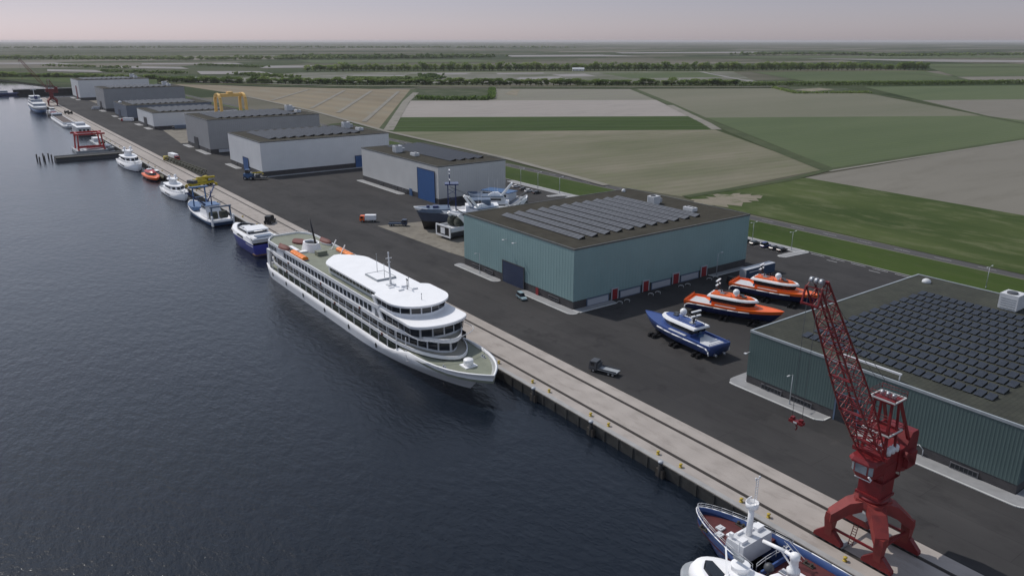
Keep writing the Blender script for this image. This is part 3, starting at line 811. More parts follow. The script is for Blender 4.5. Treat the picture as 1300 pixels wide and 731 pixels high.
pts = [(137.9, 77.0), (137.9, 98.6), (152, 98.6), (152, 101.6)] + [(137.2 + 2.6 * math.cos(a), 99.0 + 2.6 * math.sin(a)) for a in [PI / 2 + R(15 * i) for i in range(7)]] + [(134.6, 78.2), (135.6, 77.0)]
pavement_strip(pts)

pts = [(137.9, 70.5), (135.2, 69.5), (134.4, 67.0)] + [(136.4 + 2 * math.cos(a) * 1.0, 40.4 + 2 * math.sin(a)) for a in [PI + R(15 * i) for i in range(7)]] + [(150, 38.4), (160, 38.4), (160, 41.4), (137.9, 41.4)]
pavement_strip(pts)
wl = MB(); wl.box(-1.3, 0, -.05, .05, 0, .1); wl.box(-1.9, -1.3, -.3, .3, -.02, .14); o = wl.build('wall_lamp', 'off_white', t9); o.location = (-.1, 56.5, 7.6)

# light shed with the tall blue door
t7 = warehouse('light grey warehouse with a tall blue door behind the trawlers on the pad', 183.2, 222.5, 313, 397, 18, 'wall_light', 2.6)
for i in range(4): solar_row(t7, (13.5 + i * 5.5, 80), True, 30, 2.3, 3.4, R(14), z=18.12)
air_unit(t7, (7.5, 55), 1.35, 18.12); low_unit(t7, (8.5, 38), 1.3, 18.12)
hatch_door(t7, 'x', 11.5, 16.5, 15.2, 'door_blue', frame='door_navy')
dd = door_mesh(3, 3.6).build('door', 'steel_blue', t7, label='small blue side door'); dd.location = (-.3, 27.5, 0)
for y in (34, 45, 62): vent(t7, 'x', y, 5, 1.1, .9)
pavement_strip(rounded_rect(179.5, 183, 346, 398, 1.5))

# big white shed
t6 = warehouse('large white warehouse with a small blue door and ten solar rows', 140.6, 222.5, 440.5, 502, 19.6, 'wall_white', 2.8)
for i in range(10): solar_row(t6, (9 + i * 6.0, 53), True, 19, 2.25, 4.2, R(13), z=19.72)
air_unit(t6, (71, 40), 1.5, 19.72); low_unit(t6, (72.5, 22.5), 1.5, 19.72)
hatch_door(t6, 'x', 29, 9.5, 7.6, 'door_blue', frame='door_navy'); hatch_door(t6, 'y', 60.5, 4.5, 7.0, 'door_blue', frame='door_navy')
for y in (8, 50): vent(t6, 'x', y, 4, 1, 1)
pavement_strip(rounded_rect(137, 140.5, 437.5, 462, 1.5)); pavement_strip(rounded_rect(137, 140.5, 478, 503, 1.5))
pavement_strip([(140.6, 437.6), (222, 437.6), (222, 440.4), (140.6, 440.4)])

# dark grey shed
t5 = warehouse('tall dark grey warehouse with white loading panels by its near corner', 142.8, 224, 556, 617, 22.8, 'wall_grey', 2.8)
for i in range(11): solar_row(t5, (9 + i * 5.4, 56), True, 21, 2.3, 3.6, R(13), z=22.92)
air_unit(t5, (72, 38), 1.6, 22.92); low_unit(t5, (73, 22), 1.6, 22.92)
hatch_door(t5, 'x', 35, 9.5, 8, 'door_dark', frame='dark_grey')
for y in (10, 50): vent(t5, 'x', y, 4, 1, 1)
for x in (10, 21): MB().box(x - 4.4, x + 4.4, -.28, -.1, .5, 2.5).build('loading_panel', 'panel_light', t5)
pavement_strip(rounded_rect(139, 142.7, 553, 582, 1.5)); pavement_strip(rounded_rect(139, 142.7, 598, 618, 1.5))

t4 = warehouse('low white warehouse with a dark entrance between grey sheds', 144.8, 219, 741.5, 808, 14.2, 'wall_white', 2.6)
for i in range(10): solar_row(t4, (8 + i * 5.6, 62), True, 24, 2.3, 3.6, R(13), z=14.32)
t4['label'] = 'low white warehouse with a dark corner door between grey sheds'
hatch_door(t4, 'x', 33, 11, 8, 'door_dark', frame='dark_grey')
pavement_strip(rounded_rect(140.5, 144.7, 744, 765, 1.5)); pavement_strip(rounded_rect(140.5, 144.7, 785, 806, 1.5))
t3 = warehouse('slate blue warehouse with a white gable lamp behind the low white one', 141.5, 223, 842, 910, 14.3, 'wall_slate', 2.2)
for i in range(11): solar_row(t3, (8 + i * 5.6, 64), True, 24, 2.3, 3.6, R(13), z=14.42)
hatch_door(t3, 'x', 40, 9, 8, 'door_navy', frame='dark_grey')
mb = MB(); mb.lathe_at((0, 0, 0), [(2.0, 0), (1.8, .8), (1, 1.6), (.05, 1.9)], 12); o = mb.build('roof_vent', 'off_white', t3); o.location = (2.5, 45, 14.3)
pavement_strip(rounded_rect(137.5, 141.4, 845, 872, 1.5)); pavement_strip(rounded_rect(137.5, 141.4, 890, 908, 1.5))
t2 = warehouse('tall grey warehouse second from the far end of the quay', 142.5, 228, 970, 1028, 24.2, 'wall_grey', 2.8)
for i in range(10): solar_row(t2, (9 + i * 6, 54), True, 20, 2.3, 3.8, R(13), z=24.32)
air_unit(t2, (72, 36), 1.7, 24.32); low_unit(t2, (73, 20), 1.8, 24.32)
hatch_door(t2, 'x', 30, 9, 9, 'door_dark', frame='dark_grey')
pavement_strip(rounded_rect(138, 142.4, 966, 992, 1.5)); pavement_strip(rounded_rect(138, 142.4, 1008, 1028, 1.5))
t1 = warehouse('white warehouse with a narrow dark red door at the far end of the quay', 144.8, 232, 1180, 1250, 25.3, 'wall_white', 2.8)
for i in range(10): solar_row(t1, (9 + i * 6, 66), True, 25, 2.3, 3.8, R(13), z=25.42)
air_unit(t1, (74, 40), 1.9, 25.42); low_unit(t1, (75, 24), 2, 25.42)
hatch_door(t1, 'x', 24, 9, 17, 'door_red', frame='dark_grey')
pavement_strip(rounded_rect(140.5, 144.7, 1176, 1196, 1.5)); pavement_strip(rounded_rect(140.5, 144.7, 1214, 1248, 1.5))

# ------------------------------------------------------------------ lamps, bollards, fenders
def lamp_post(double, h=7.):
    t = thing('street_lamp', '', 'street lamp')
    mb = MB(); mb.cyl((0, 0, 0), (0, 0, h), .13, .07, 8); mb.cyl((0, 0, 0), (0, 0, .5), .2, .18, 8); mb.build('pole', 'galvanised', t)
    for s in ((-1, 1) if double else (-1,)):
        a = MB(); a.tube([(0, 0, h - .15), (s * .5, 0, h + .05), (s * 1.3, 0, h + .12)], .05, 6); a.build('arm', 'galvanised', t)
        b = MB(); b.loft([[(s * 1.2, -.12, h + .05), (s * 1.2, .12, h + .05), (s * 1.2, .12, h + .2), (s * 1.2, -.12, h + .2)], [(s * 2.05, -.17, h + .08), (s * 2.05, .17, h + .08), (s * 2.05, .14, h + .22), (s * 2.05, -.14, h + .22)]][::int(-s)], smooth=False)
        b.build('lamp_head', 'off_white', t)
    return t
L1 = lamp_post(False); L2 = lamp_post(True)
first = {1: L1, 2: L2}; used = set()
def put_lamp(kind, x, y, rz, label, group=None, s=1.):
    src = first[kind]
    o = src if kind not in used else copy_tree(src)
    used.add(kind); place(o, (x, y, .05), rz, s); o['label'] = label
    if group: o['group'] = group
    elif 'group' in o: del o['group']
put_lamp(1, 136, 206.5, 0, 'single arm lamp post on the pavement left of the navy door')
put_lamp(1, 136.2, 85.5, 0, 'single arm lamp post before the dark green warehouse')
put_lamp(1, 197.6, 156.6, R(180), 'single arm lamp post at the dock end beside the blue trailer', s=1.15)
put_lamp(2, 248.6, 181, R(0), 'double headed lamp post standing over the row of parked cars')
put_lamp(2, 247.6, 162.6, R(0), 'double headed lamp post on the rounded kerb island')
put_lamp(2, 257.6, 98.2, R(0), 'double headed lamp post on the grass behind the dark green roof')
for x, y in ((247, 333), (247.2, 318), (247.4, 300)): put_lamp(1, x, y, R(180), 'single arm lamp post along the light kerb behind the light grey warehouse', 'lamps along the light kerb', 1.2)
put_lamp(2, 252, 412, 0, 'double headed lamp post behind the roof of the light grey warehouse')

t = thing('bollard', 'yellow mooring bollard near the quay edge', 'bollard', group='mooring bollards on the quay edge')
mb = MB(); mb.lathe([(.36, 0), (.36, .08), (.2, .1), (.17, .42), (.3, .55), (.33, .66), (.2, .74), (.02, .75)], n=12); mb.build('post', 'bollard_yellow', t)
mb = MB(); mb.cyl((-.42, 0, .5), (.42, 0, .5), .09, n=8); mb.build('cross_pin', 'bollard_yellow', t)
place(t, (97.75, 126.9, .03)); ys = [120.8, 106.8, 101.3, 87.5, 81.8, 68.1, 62.6, 48.9, 43.2] + [146.2, 140.5] + [126.9 + 19.4 * i for i in range(2, 36)]
for y in ys: c = copy_tree(t); c.location = (97.75, y, .03)
t = thing('fender_pile', 'black fender pile with a white cap against the quay wall', 'fender pile', group='fender piles along the quay wall')
mb = MB(); mb.cyl((0, 0, -5), (0, 0, 1.0), .42, n=10); mb.build('post', 'rubber', t)
mb = MB(); mb.lathe([(.5, 1.0), (.5, 1.25), (.3, 1.4), (.02, 1.42)], n=12); mb.build('cap', 'panel_light', t)
mb = MB(); mb.box(-.3, .3, -.9, .9, -3.5, -.4); mb.build('fender_board', 'timber', t)
place(t, (95.05, 123.1, -.3))
for y in (103.7, 84.3): c = copy_tree(t); c.location = (95.05, y, -.3)
# ------------------------------------------------------------------ cruise ship (bow towards the camera, starboard to the water)
SHIP = (87.2, 256.2); SY = 1.055
t = thing('cruise_ship', 'large white cruise ship with three window decks moored bow towards the camera', 'ship', (SHIP[0], SHIP[1], WL), PI); t.scale = (1, SY, 1)
def sheer(y):
    if y < 91: return 3.6
    if y < 98: u = (y - 91) / 7; return 3.6 + 2.3 * u * u * (3 - 2 * u)
    return 5.9 + (y - 98) / 23 * .95
kw = dict(n=30, ss=.07, sw=.84)
r0 = plan(3, 108, 7.2, sb=.55, pb=1.8, qb=.9, z=-2, **kw); r1 = plan(.5, 113, 8.0, sb=.62, pb=2, qb=.85, z=0, **kw)
rm = plan(-.4, 115.5, 8.1, sb=.70, pb=2.1, qb=.75, z=lambda y: 1.9 if y < 92 else 1.9 + (y - 92) * .03, **kw)
BW = dict(sb=.76, pb=4.2, qb=1.)
r2 = plan(-1, 122.6, 8.2, **BW, z=sheer, **kw)
r3 = plan(-.7, 121.9, 7.8, **BW, z=sheer, **kw)
r4 = plan(-.7, 121.9, 7.8, **BW, z=lambda y: 2.9 if y < 92 else 5.3, **kw)
mb = MB(); mb.loft([r0, r1], c0=True, c1=False, mats=[1]); mb.loft([r1, rm, r2, r3, r4], c0=False, c1=False)
hull = mb.build('hull', ['white_paint', 'navy_hull'], t)
mb = MB(); p = plan(-.7, 121.9, 7.8, **BW, **kw)
mb.prism([(x, y) for x, y, z in p if y < 93], 2.7, 2.95); mb.build('main_deck', 'olive_deck', t)
mb = MB(); mb.prism([(x * .99, y) for x, y, z in p if y > 93.5], 4.7, 5.6); mb.build('foredeck', 'olive_deck', t)
# portholes, anchor, foredeck gear
for y in (8, 20, 34, 50, 66, 82):
    mb = MB(); mb.lathe([(.28, 0), (.28, .06)], n=10); o = mb.build('porthole', 'black_paint', hull); o.location = (8.13, y, 1.9); o.rotation_euler = (0, PI / 2, 0); o.scale = (2.6, 1.7, 1)
mb = MB(); mb.bar((0, 0, 0), (0, 0, 1.5), .2); mb.tube([(0, -.8, .55), (0, -.5, .1), (0, 0, -.1), (0, .5, .1), (0, .8, .55)], .14, 6); mb.bar((0, -.5, 1.3), (0, .5, 1.3), .14)
o = mb.build('anchor', 'black_paint', hull); o.location = (6.0, 112.0, 1.4); o.rotation_euler = (.5, .3, 0)
mb = MB(); mb.box(-1.6, 1.6, -1.4, 1.4, 0, .25); mb.build('winch_base', 'deck_white', t).location = (0.2, 112.6, 5.6)
mb = MB(); mb.lathe([(1.15, 0), (1.15, 1.3), (1.05, 1.45), (.02, 1.5)], n=20); mb.build('winch_cover', 'white_paint', t).location = (.2, 112.6, 5.85)
for sx in (-1, 1):
    mb = MB(); mb.cyl((0, -.4, 0), (0, -.4, .6), .18); mb.cyl((0, .4, 0), (0, .4, .6), .18); mb.box(-.35, .35, -.8, .8, -.05, .05); mb.build('bitts', 'grey_paint', t).location = (sx * 5.4, 110.5, 5.62)
ek = dict(n=26, sb=.80, pb=2.2, qb=.55, ss=.1, sw=.75)
def deck_slab(name, m, y0, y1, b, z0, z1, **k):
    q = dict(ek); q.update(k); return MB().prism(xy(plan(y0, y1, b, **q)), z0, z1).build(name, m, t)
def fascia(name, m, y0, y1, b, z0, z1, th=.22, **k):
    q = dict(ek); q.update(k); mb = MB(); o = plan(y0, y1, b, **q); i = plan(y0 + th, y1 - th, b - th, **q); wallring(mb, o, i, z0, z1); return mb.build(name, m, t)
# main deck house, deck two, deck three
deck_slab('deck_house', 'olive_deck', 6, 97, 6.0, 2.95, 6.1)
deck_slab('deck', 'tan_deck', 3.4, 108.6, 7.95, 6.1, 6.28); fascia('bulwark_rail', 'white_paint', 3.2, 109, 8.15, 5.95, 6.75)
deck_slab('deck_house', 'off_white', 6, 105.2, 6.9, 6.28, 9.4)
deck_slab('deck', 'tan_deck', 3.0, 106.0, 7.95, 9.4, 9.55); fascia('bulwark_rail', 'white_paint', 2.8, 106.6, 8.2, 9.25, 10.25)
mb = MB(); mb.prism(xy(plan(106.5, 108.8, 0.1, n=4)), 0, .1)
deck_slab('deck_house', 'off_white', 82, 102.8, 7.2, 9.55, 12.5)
mb = MB(); mb.box(-7.92, 7.92, 17, 82, 9.55, 12.7); mb.build('deck_house', 'white_paint', t)
mb = MB(); mb.prism([(-7.7, 17), (-7.7, 5), (-5.5, 2.6), (5.5, 2.6), (7.7, 5), (7.7, 17)], 9.55, 12.7); mb.build('deck_house', 'white_paint', t)
# sun deck with its rim, forward lower roof
deck_slab('sun_deck', 'olive_deck', .8, 86, 7.8, 12.7, 12.85, sb=.97, ss=.08, sw=.55, pb=2)
fascia('bulwark_rail', 'white_paint', .5, 86.3, 8.1, 12.45, 13.45, th=.28, sb=.97, ss=.08, sw=.55)
o = deck_slab('lower_roof', 'deck_white', 82, 103.2, 7.75, 12.5, 12.95)
fascia('roof_lip', 'white_paint', 81.9, 103.4, 7.9, 12.3, 12.9, th=.3)
# lounge house and its white roof, bridge and bridge roof
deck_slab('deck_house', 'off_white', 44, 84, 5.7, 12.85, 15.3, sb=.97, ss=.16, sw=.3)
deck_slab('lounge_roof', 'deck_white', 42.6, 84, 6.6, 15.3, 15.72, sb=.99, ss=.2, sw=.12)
deck_slab('bridge', 'white_paint', 82.5, 96.2, 7.4, 12.9, 15.4, sb=.45, pb=2.3, qb=.6, ss=.02, sw=.97)
deck_slab('bridge_roof', 'deck_white', 81, 97.0, 8.1, 15.4, 15.9, sb=.5, pb=2.4, qb=.55, ss=.12, sw=.8)
# diagonal buttress on each side, pillars at the stern
for sx in (-1, 1):
    mb = MB(); mb.prism([(0, 0), (3.6, 0), (3.6, .01), (0, .01)], 0, .01)
    mb = MB(); mb.loft([[(sx * 7.95, 84.5, 10.3), (sx * 7.95, 86.3, 10.3), (sx * 7.55, 86.3, 10.3), (sx * 7.55, 84.5, 10.3)], [(sx * 7.95, 80.6, 15.4), (sx * 7.95, 82.2, 15.4), (sx * 7.55, 82.2, 15.4), (sx * 7.55, 80.6, 15.4)]], smooth=False); mb.build('buttress', 'white_paint', t)
    mb = MB(); mb.loft([[(sx * 6.9, .2, 2.6), (sx * 7.3, 3.6, 2.6), (sx * 6.7, 3.6, 2.6), (sx * 6.2, .2, 2.6)], [(sx * 7.4, 1.8, 6.6), (sx * 7.6, 4.4, 6.6), (sx * 7.0, 4.4, 6.6), (sx * 6.7, 1.8, 6.6)], [(sx * 7.95, 3.6, 10), (sx * 7.95, 6.4, 10), (sx * 7.4, 6.4, 10), (sx * 7.4, 3.6, 10)]], smooth=False); mb.build('stern_pillar', 'white_paint', t)
for z, yb in ((6.0, -1.2), (9.3, .6)): deck_slab('stern_balcony', 'white_paint', yb, 12, 6.4, z, z + .9, sb=.95, ss=.6, sw=.25)
# windows: the ones the photo shows largest are parts, the lower strips and the quay side one mass
def sidewin(y, z, w, h, x, par): return inst('window', WIN, par, (x, y, z), PI / 2, (w, 1, h))
for i in range(25): sidewin(20.6 + i * 2.45, 10.62, 1.62, 1.62, 7.93, t)
for i in range(5): sidewin(6.2 + i * 1.45, 10.75, .75, 1.5, 7.73, t)
for i in range(15): sidewin(51.5 + i * 2.1, 13.75, 1.6, 1.15, 5.72, t)
wn = 0
ctr = along(plan(82, 102.8, 7.2, **ek), 2.9, ymin=84); ctr = [q for q in ctr if q[0] > -5.5 or q[1] > 96]
for x, y, a in ctr: inst('window', WIN, t, (x, y, 10.2), a, (2.5, 1, 1.95)); wn += 1
ctr = along(plan(6, 105.2, 6.9, **ek), 2.9, ymin=55); ctr = [q for q in ctr if q[0] > -5.5 or q[1] > 97]
for x, y, a in ctr: inst('window', WIN, t, (x, y, 6.9), a, (2.45, 1, 1.95)); wn += 1
ctr = [q for q in along(plan(82.5, 96.2, 7.4, **dict(ek, sb=.45, pb=2.3, qb=.6, ss=.02, sw=.97)), 2.6, ymin=83.2) if q[1] > 83.5]
for x, y, a in ctr: inst('window', WIN, t, (x, y, 13.7), a, (2.25, 1, 1.35)); wn += 1
print('ship windows', wn + 45)
mb = MB()
for i in range(20): mb.box(6.86, 6.98, 7.6 + i * 2.35, 9.4 + i * 2.35, 6.85, 8.6)
for i in range(36): mb.box(5.98, 6.08, 9 + i * 2.35, 10.8 + i * 2.35, 3.7, 5.4)
for i in range(40): mb.box(-6.98, -6.86, 7.6 + i * 2.35, 9.4 + i * 2.35, 6.85, 8.6); mb.box(-6.08, -5.98, 9 + i * 2.1, 10.6 + i * 2.1, 3.7, 5.4)
for i in range(25): mb.box(-8.0, -7.9, 19.8 + i * 2.45, 21.4 + i * 2.45, 10.62, 12.24)
mb.build('window', 'glass', t, kind='stuff')
# posts between decks
POST = MB().box(-.09, .09, -.1, .1, 0, 1).data('deck_post', 'white_paint')
for i in range(20):
    inst('deck_post', POST, t, (7.9, 8.1 + i * 4.7, 2.9), 0, (1, 1, 3.07)); inst('deck_post', POST, t, (7.85, 8.1 + i * 4.7, 6.7), 0, (1, 1, 2.55))
for i in range(0, 20, 4): inst('deck_post', POST, t, (-7.9, 8.1 + i * 4.7, 2.9), 0, (1, 1, 3.07))
# life buoys: small dark round marks on the rails
for y, z in ((24, 9.8), (49, 9.8), (74, 9.8), (22, 6.45), (58, 6.45), (86, 6.45)):
    mb = MB(); mb.lathe([(.22, 0), (.42, 0), (.42, .16), (.22, .16)], n=12); o = mb.build('life_buoy', 'boat_cover', t); o.location = (8.22, y, z); o.rotation_euler = (0, PI / 2, 0)
# funnel with leaning black pole, hatches and boxes on the sun deck
mb = MB(); f = plan(19.5, 28, 2.9, n=10, sb=.5, pb=2, qb=.6, ss=.4, sw=.5)
mb.loft([at_z(f, 12.85), at_z([(x * .8, 24 + (y - 24) * .82) for x, y, z in f], 15.2)], c0=False, c1=False, smooth=False); fu = mb.build('funnel', 'white_paint', t)
mb = MB(); a_ = [(x * .8, 24 + (y - 24) * .82) for x, y, z in f]; b_ = [(x * .66, 24 + (y - 24) * .68) for x, y, z in f]
mb.loft([at_z(a_, 15.2), at_z(a_, 15.5), at_z(b_, 15.5), at_z(b_, 14.9)], c0=False, c1=False, smooth=False); mb.build('rim', 'deck_white', fu)
mb = MB(); mb.prism(b_, 14.6, 14.9); mb.build('grille', 'black_paint', fu)
mb = MB(); mb.cyl((0, 0, 0), (.6, -2.2, 8.8), .34, .24); o = mb.build('exhaust_pole', 'black_paint', t); o.location = (-.6, 26.0, 14.6)
mb = MB(); mb.box(-1.6, 1.6, -1.2, 1.2, 0, 1.4); mb.build('deck_box', 'olive_deck', t).location = (0, 31, 12.85)
mb = MB(); mb.box(-3, 3, -.9, .9, 0, .5); mb.build('deck_box', 'deck_white', t).location = (4.4, 25, 12.85)
mb = MB(); mb.box(-.6, .6, -3.2, 3.2, .9, 1.05); mb.box(-.5, .5, -3, -2.8, 0, .9); mb.box(-.5, .5, 2.8, 3, 0, .9); mb.build('deck_bench', 'white_paint', t).location = (5.2, 22, 12.85)
mb = MB(); mb.box(-1.3, 1.3, -1, 1, 0, .7); mb.build('deck_box', 'deck_white', t).location = (-1.6, 41.5, 12.85)
mb = MB(); mb.prism(xy(plan(-3.6, 3.6, 2.2, n=8, sb=.5, ss=.5, sw=.1)), 0, .6); mb.build('tarpaulin', 'boat_cover', t).location = (-.2, 12.5, 12.85)
for x, y in ((-4.6, 28.5), (-4.2, 36)):
    mb = MB(); mb.bar((0, 0, 0), (-1.7, 0, 2.9), .28); mb.bar((0, 0, 0), (.9, 0, 0.1), .22); mb.build('davit', 'white_paint', t).location = (x - 1, y - 2, 12.85)
# radio masts and hatch on the white roof
mb = MB(); mb.cyl((0, 0, 0), (0, 0, 8.4), .32, .14, 10); mb.bar((-.9, 0, 7.3), (.9, 0, 7.3), .16); mb.bar((-.5, 0, 6.2), (.5, 0, 6.2), .14); mb.lathe_at((0, 0, 8.4), [(.16, 0), (.3, .2), (.18, .5), (.02, .6)], 8)
ms = mb.build('mast', 'off_white', t); ms.location = (.6, 77.5, 15.72); ms.rotation_euler = (R(4), 0, 0)
mb = MB(); mb.box(-1.1, 1.1, -.9, .9, 0, .3); mb.build('mast_foot', 'off_white', ms)
for x, y, h in ((-1.2, 66.5, 5.5), (-.4, 72.2, 4.2), (.2, 92.5, 1.4), (-1.9, 82.5, 2.6)):
    mb = MB(); mb.cyl((0, 0, 0), (0, 0, h), .09, .05, 6); mb.cyl((0, 0, h), (0, 0, h + .25), .14, .1, 6); mb.build('antenna', 'grey_paint', t).location = (x, y, 15.72 if y < 81 else 15.95)
mb = MB(); mb.bar((0, 0, 0), (0, 0, 2.4), .14); mb.bar((-.2, -.7, 2.5), (.2, .7, 2.7), .22, .35); mb.build('radar', 'black_paint', t).location = (-.9, 83.5, 15.95)
mb = MB(); mb.box(-2.6, 2.6, -3.2, 3.2, 0, .45); o = mb.build('roof_hatch', 'deck_white', t); o.location = (-.6, 69.5, 15.72)
mb = MB()
for a in ((-2.9, 2.9, -3.5, -3.2), (-2.9, 2.9, 3.2, 3.5), (-2.9, -2.6, -3.2, 3.2), (2.6, 2.9, -3.2, 3.2)): mb.box(*a, 0, .5)
mb.build('hatch_coaming', 'grey_paint', o)
for x, y in ((-1.5, 81), (.8, 83.2), (-2.6, 84.2), (1.6, 79.5)):
    MB().box(-.8, .8, -.35, .35, 0, .3).build('roof_vent', 'deck_white', t).location = (x, y, 15.72 if y < 81 else 15.95)
mb = MB(); railing(mb, [(x, y, 12.85) for x, y in [(6.9, 4), (5.0, 1.6), (-5.0, 1.6), (-6.9, 4)]], 1.3, .05); mb.build('railing', 'white_paint', t)
mb = MB(); railing(mb, [(x * .96, y, 10.3) for x, y, z in plan(82, 107, 8.1, **ek) if y > 97], .25, .05); mb.build('railing', 'white_paint', t)

def ship_pt(x, y, z): return (SHIP[0] - x, SHIP[1] - y * SY, z + WL)
# life boats and raft racks rest on the ship
def lifeboat(label, x):
    b = thing('lifeboat', label, 'lifeboat', ship_pt(x, 18.5, 12.2), PI)
    pl = plan(-4.4, 4.4, 1.55, n=10, sb=.5, ss=.45, sw=.1)
    mb = MB(); mb.loft([at_z([(p[0] * .4, p[1] * .8) for p in pl], 0), at_z([(p[0] * .9, p[1] * .95) for p in pl], .7), at_z(pl, 1.25)]); mb.build('hull', 'off_white', b)
    mb = MB(); mb.loft([at_z(pl, 1.26), at_z([(p[0] * .8, p[1] * .93) for p in pl], 1.75), at_z([(p[0] * .1, p[1] * .75) for p in pl], 2.2)], smooth=False); mb.build('cover', 'boat_cover', b)
    for y in (-2.6, 2.6): MB().box(-.3, .3, -.25, .25, -.5, .12).build('cradle', 'grey_paint', b).location = (0, y, .25)
lifeboat('lifeboat under a brown cover on the cruise ship, water side', 7.2); lifeboat('lifeboat under a brown cover on the cruise ship, quay side', -7.0)
def rafts(label, x, y):
    b = thing('life_raft_rack', label, 'life raft', ship_pt(x, y, 12.95), PI)
    for i in range(5):
        mb = MB(); mb.loft([[(px, (i - 2) * 2.1 + dy, z) for px, z in ((-.95, .15), (.95, .15), (1.0, .75), (.45, 1.15), (-.45, 1.15), (-1.0, .75))] for dy in (-.95, .95)], smooth=False); mb.build('raft_canopy', 'raft_orange', b)
    mb = MB(); mb.box(-1.1, 1.1, -5.4, 5.4, 0, .14); mb.build('rack', 'grey_paint', b)
rafts('row of orange life rafts on the cruise ship, water side', 6.6, 29.5); rafts('row of orange life rafts on the cruise ship, quay side', -6.6, 34.5)

# ------------------------------------------------------------------ red portal crane
def crane():
    t = thing('portal_crane', 'tall red portal crane with a lattice boom beside the dark green warehouse', 'crane', (103.73, 49.1, 0))
    mb = MB(); ring = lambda b, z, r=0: [(-b, -b, z), (b, -b, z), (b, b, z), (-b, b, z)]
    c8 = lambda b, c, z: [(-b, -c, z), (-c, -b, z), (c, -b, z), (b, -c, z), (b, c, z), (c, b, z), (-c, b, z), (-b, c, z)]
    mb.loft([c8(1.8, 1.3, 6.9), c8(2.3, 1.6, 7.6), c8(2.2, 1.5, 8.7)], smooth=False); mb.build('portal_head', 'portal_red', t)
    for sx in (-1, 1):
        for sy in (-1, 1):
            def sec(c, tx, ty, z0, z1):   # section of the arm: its own square turned to the diagonal
                return [(sx * (c - tx), sy * (c + ty), z0), (sx * (c + tx), sy * (c - ty), z0), (sx * (c + tx), sy * (c - ty), z1), (sx * (c - tx), sy * (c + ty), z1)]
            mb = MB(); rings = [sec(1.2, .95, .95, 6.8, 8.55), sec(2.5, .8, .8, 5.9, 7.9), sec(3.5, .75, .75, 4.7, 6.6), sec(4.25, .68, .68, 4.2, 5.6)]
            mb.loft(rings if sx * sy > 0 else [r[::-1] for r in rings], smooth=False)
            x, y = sx * 3.93, sy * 4.0
            q = lambda a, b, z, o=0: [(x - a, y - b + o, z), (x + a, y - b + o, z), (x + a, y + b + o, z), (x - a, y + b + o, z)]
            mb.loft([q(.42, .55, 1.5), q(.55, .62, 3.0), q(.72, .72, 4.4), q(.62, .66, 5.45)], smooth=False)
            lg = mb.build('leg', 'portal_red', t)
            mb = MB(); mb.prism([(0, 0), (1, 0), (1, 1), (0, 1)], 0, .01); mb = MB()
            pr = [(-2.35, .45), (2.35, .45), (2.3, 1.0), (.75, 2.5), (-.75, 2.5), (-2.3, 1.0)]
            mb.loft([[(x - .42, y + a, z) for a, z in pr], [(x + .42, y + a, z) for a, z in pr]], smooth=False)
            bg = mb.build('bogie', 'crane_red', t)
            for k in (-1.75, -.6, .6, 1.75):
                mb = MB(); mb.cyl((x - .2, y + k, .45), (x + .2, y + k, .45), .38, n=12); mb.build('wheel', 'dark_grey', bg)
    for sx in (-1, 1):
        mb = MB(); mb.bar((sx * 3.93, -3.2, 2.9), (sx * 3.93, 3.2, 2.9), .28, .35); mb.build('sill_beam', 'crane_red', t)
    for sy in (-1, 1):
        mb = MB(); mb.bar((-3.2, sy * 4.0, 3.4), (3.2, sy * 4.0, 3.4), .28, .35); mb.build('sill_beam', 'crane_red', t)
    mb = MB(); mb.box(-3.9, -1.9, 1.6, 3.4, .1, .45); mb.build('step', 'grey_paint', t)
    mb = MB()
    for x in (-.35, .35): mb.bar((x, 0, 0), (x, 1.1, 3.6), .09)
    for i in range(9): mb.bar((-.35, .12 * i + .06, .4 * i + .2), (.35, .12 * i + .06, .4 * i + .2), .07)
    o = mb.build('ladder', 'crane_red', t); o.location = (-2.4, 1.2, .4); o.rotation_euler = (0, 0, R(-90))
    mb = MB(); mb.box(-1.1, 1.1, -1.1, 1.1, 0, 1.3); mb.build('cable_box', 'grey_paint', t).location = (2.6, 2.4, 2.95)
    # slewing part
    mb = MB(); mb.lathe([(2.1, 8.7), (2.1, 9.2), (1.75, 9.25), (1.75, 9.5)], n=24); mb.build('slewing_ring', 'crane_red', t)
    mb = MB(); mb.box(-2.0, 2.0, -2.0, 2.0, 9.5, 9.9); mb.box(-1.75, 1.75, -1.8, 1.8, 9.9, 15.4); mb.box(-2.3, 2.5, -2.1, 2.1, 12.6, 12.75); mb.box(-1.7, 3.4, -1.75, 1.75, 15.4, 17.2); mb.build('tower', 'crane_red', t)
    mb = MB(); railing(mb, [(2.4, -2.1, 12.75), (2.4, 2.1, 12.75), (-1, 2.1, 12.75)], 1., .05); mb.build('railing', 'crane_red', t)
    # machinery house and ballast box behind
    mb = MB(); pr = [(1.6, 13.6), (3.6, 13.0), (6.6, 13.0), (6.6, 18.6), (6.2, 19.2), (4.6, 19.2), (3.4, 17.4), (1.6, 17.2)]
    mb.loft([[(x, -2.0, z) for x, z in pr], [(x, 2.0, z) for x, z in pr]], smooth=False); mb.build('machinery_house', 'crane_red', t)
    mb = MB(); mb.box(3.0, 5.4, -2.75, -2.05, 13.9, 16.4); mb.bar((2.2, -2.5, 16.6), (4.8, -2.5, 14.4), .5, .8); mb.build('ballast_box', 'crane_red', t)
    # cab
    mb = MB(); pl = [(-5.2, -1.0), (-4.7, -1.7), (-1.8, -1.9), (-1.8, 1.9), (-4.7, 1.7), (-5.2, 1.0)]
    pb = [(-4.7, -.9), (-4.3, -1.4), (-1.8, -1.7), (-1.8, 1.7), (-4.3, 1.4), (-4.7, .9)]
    mb.loft([at_z(pb, 13.9), at_z(pl, 14.9), at_z(pl, 16.5)], smooth=False)
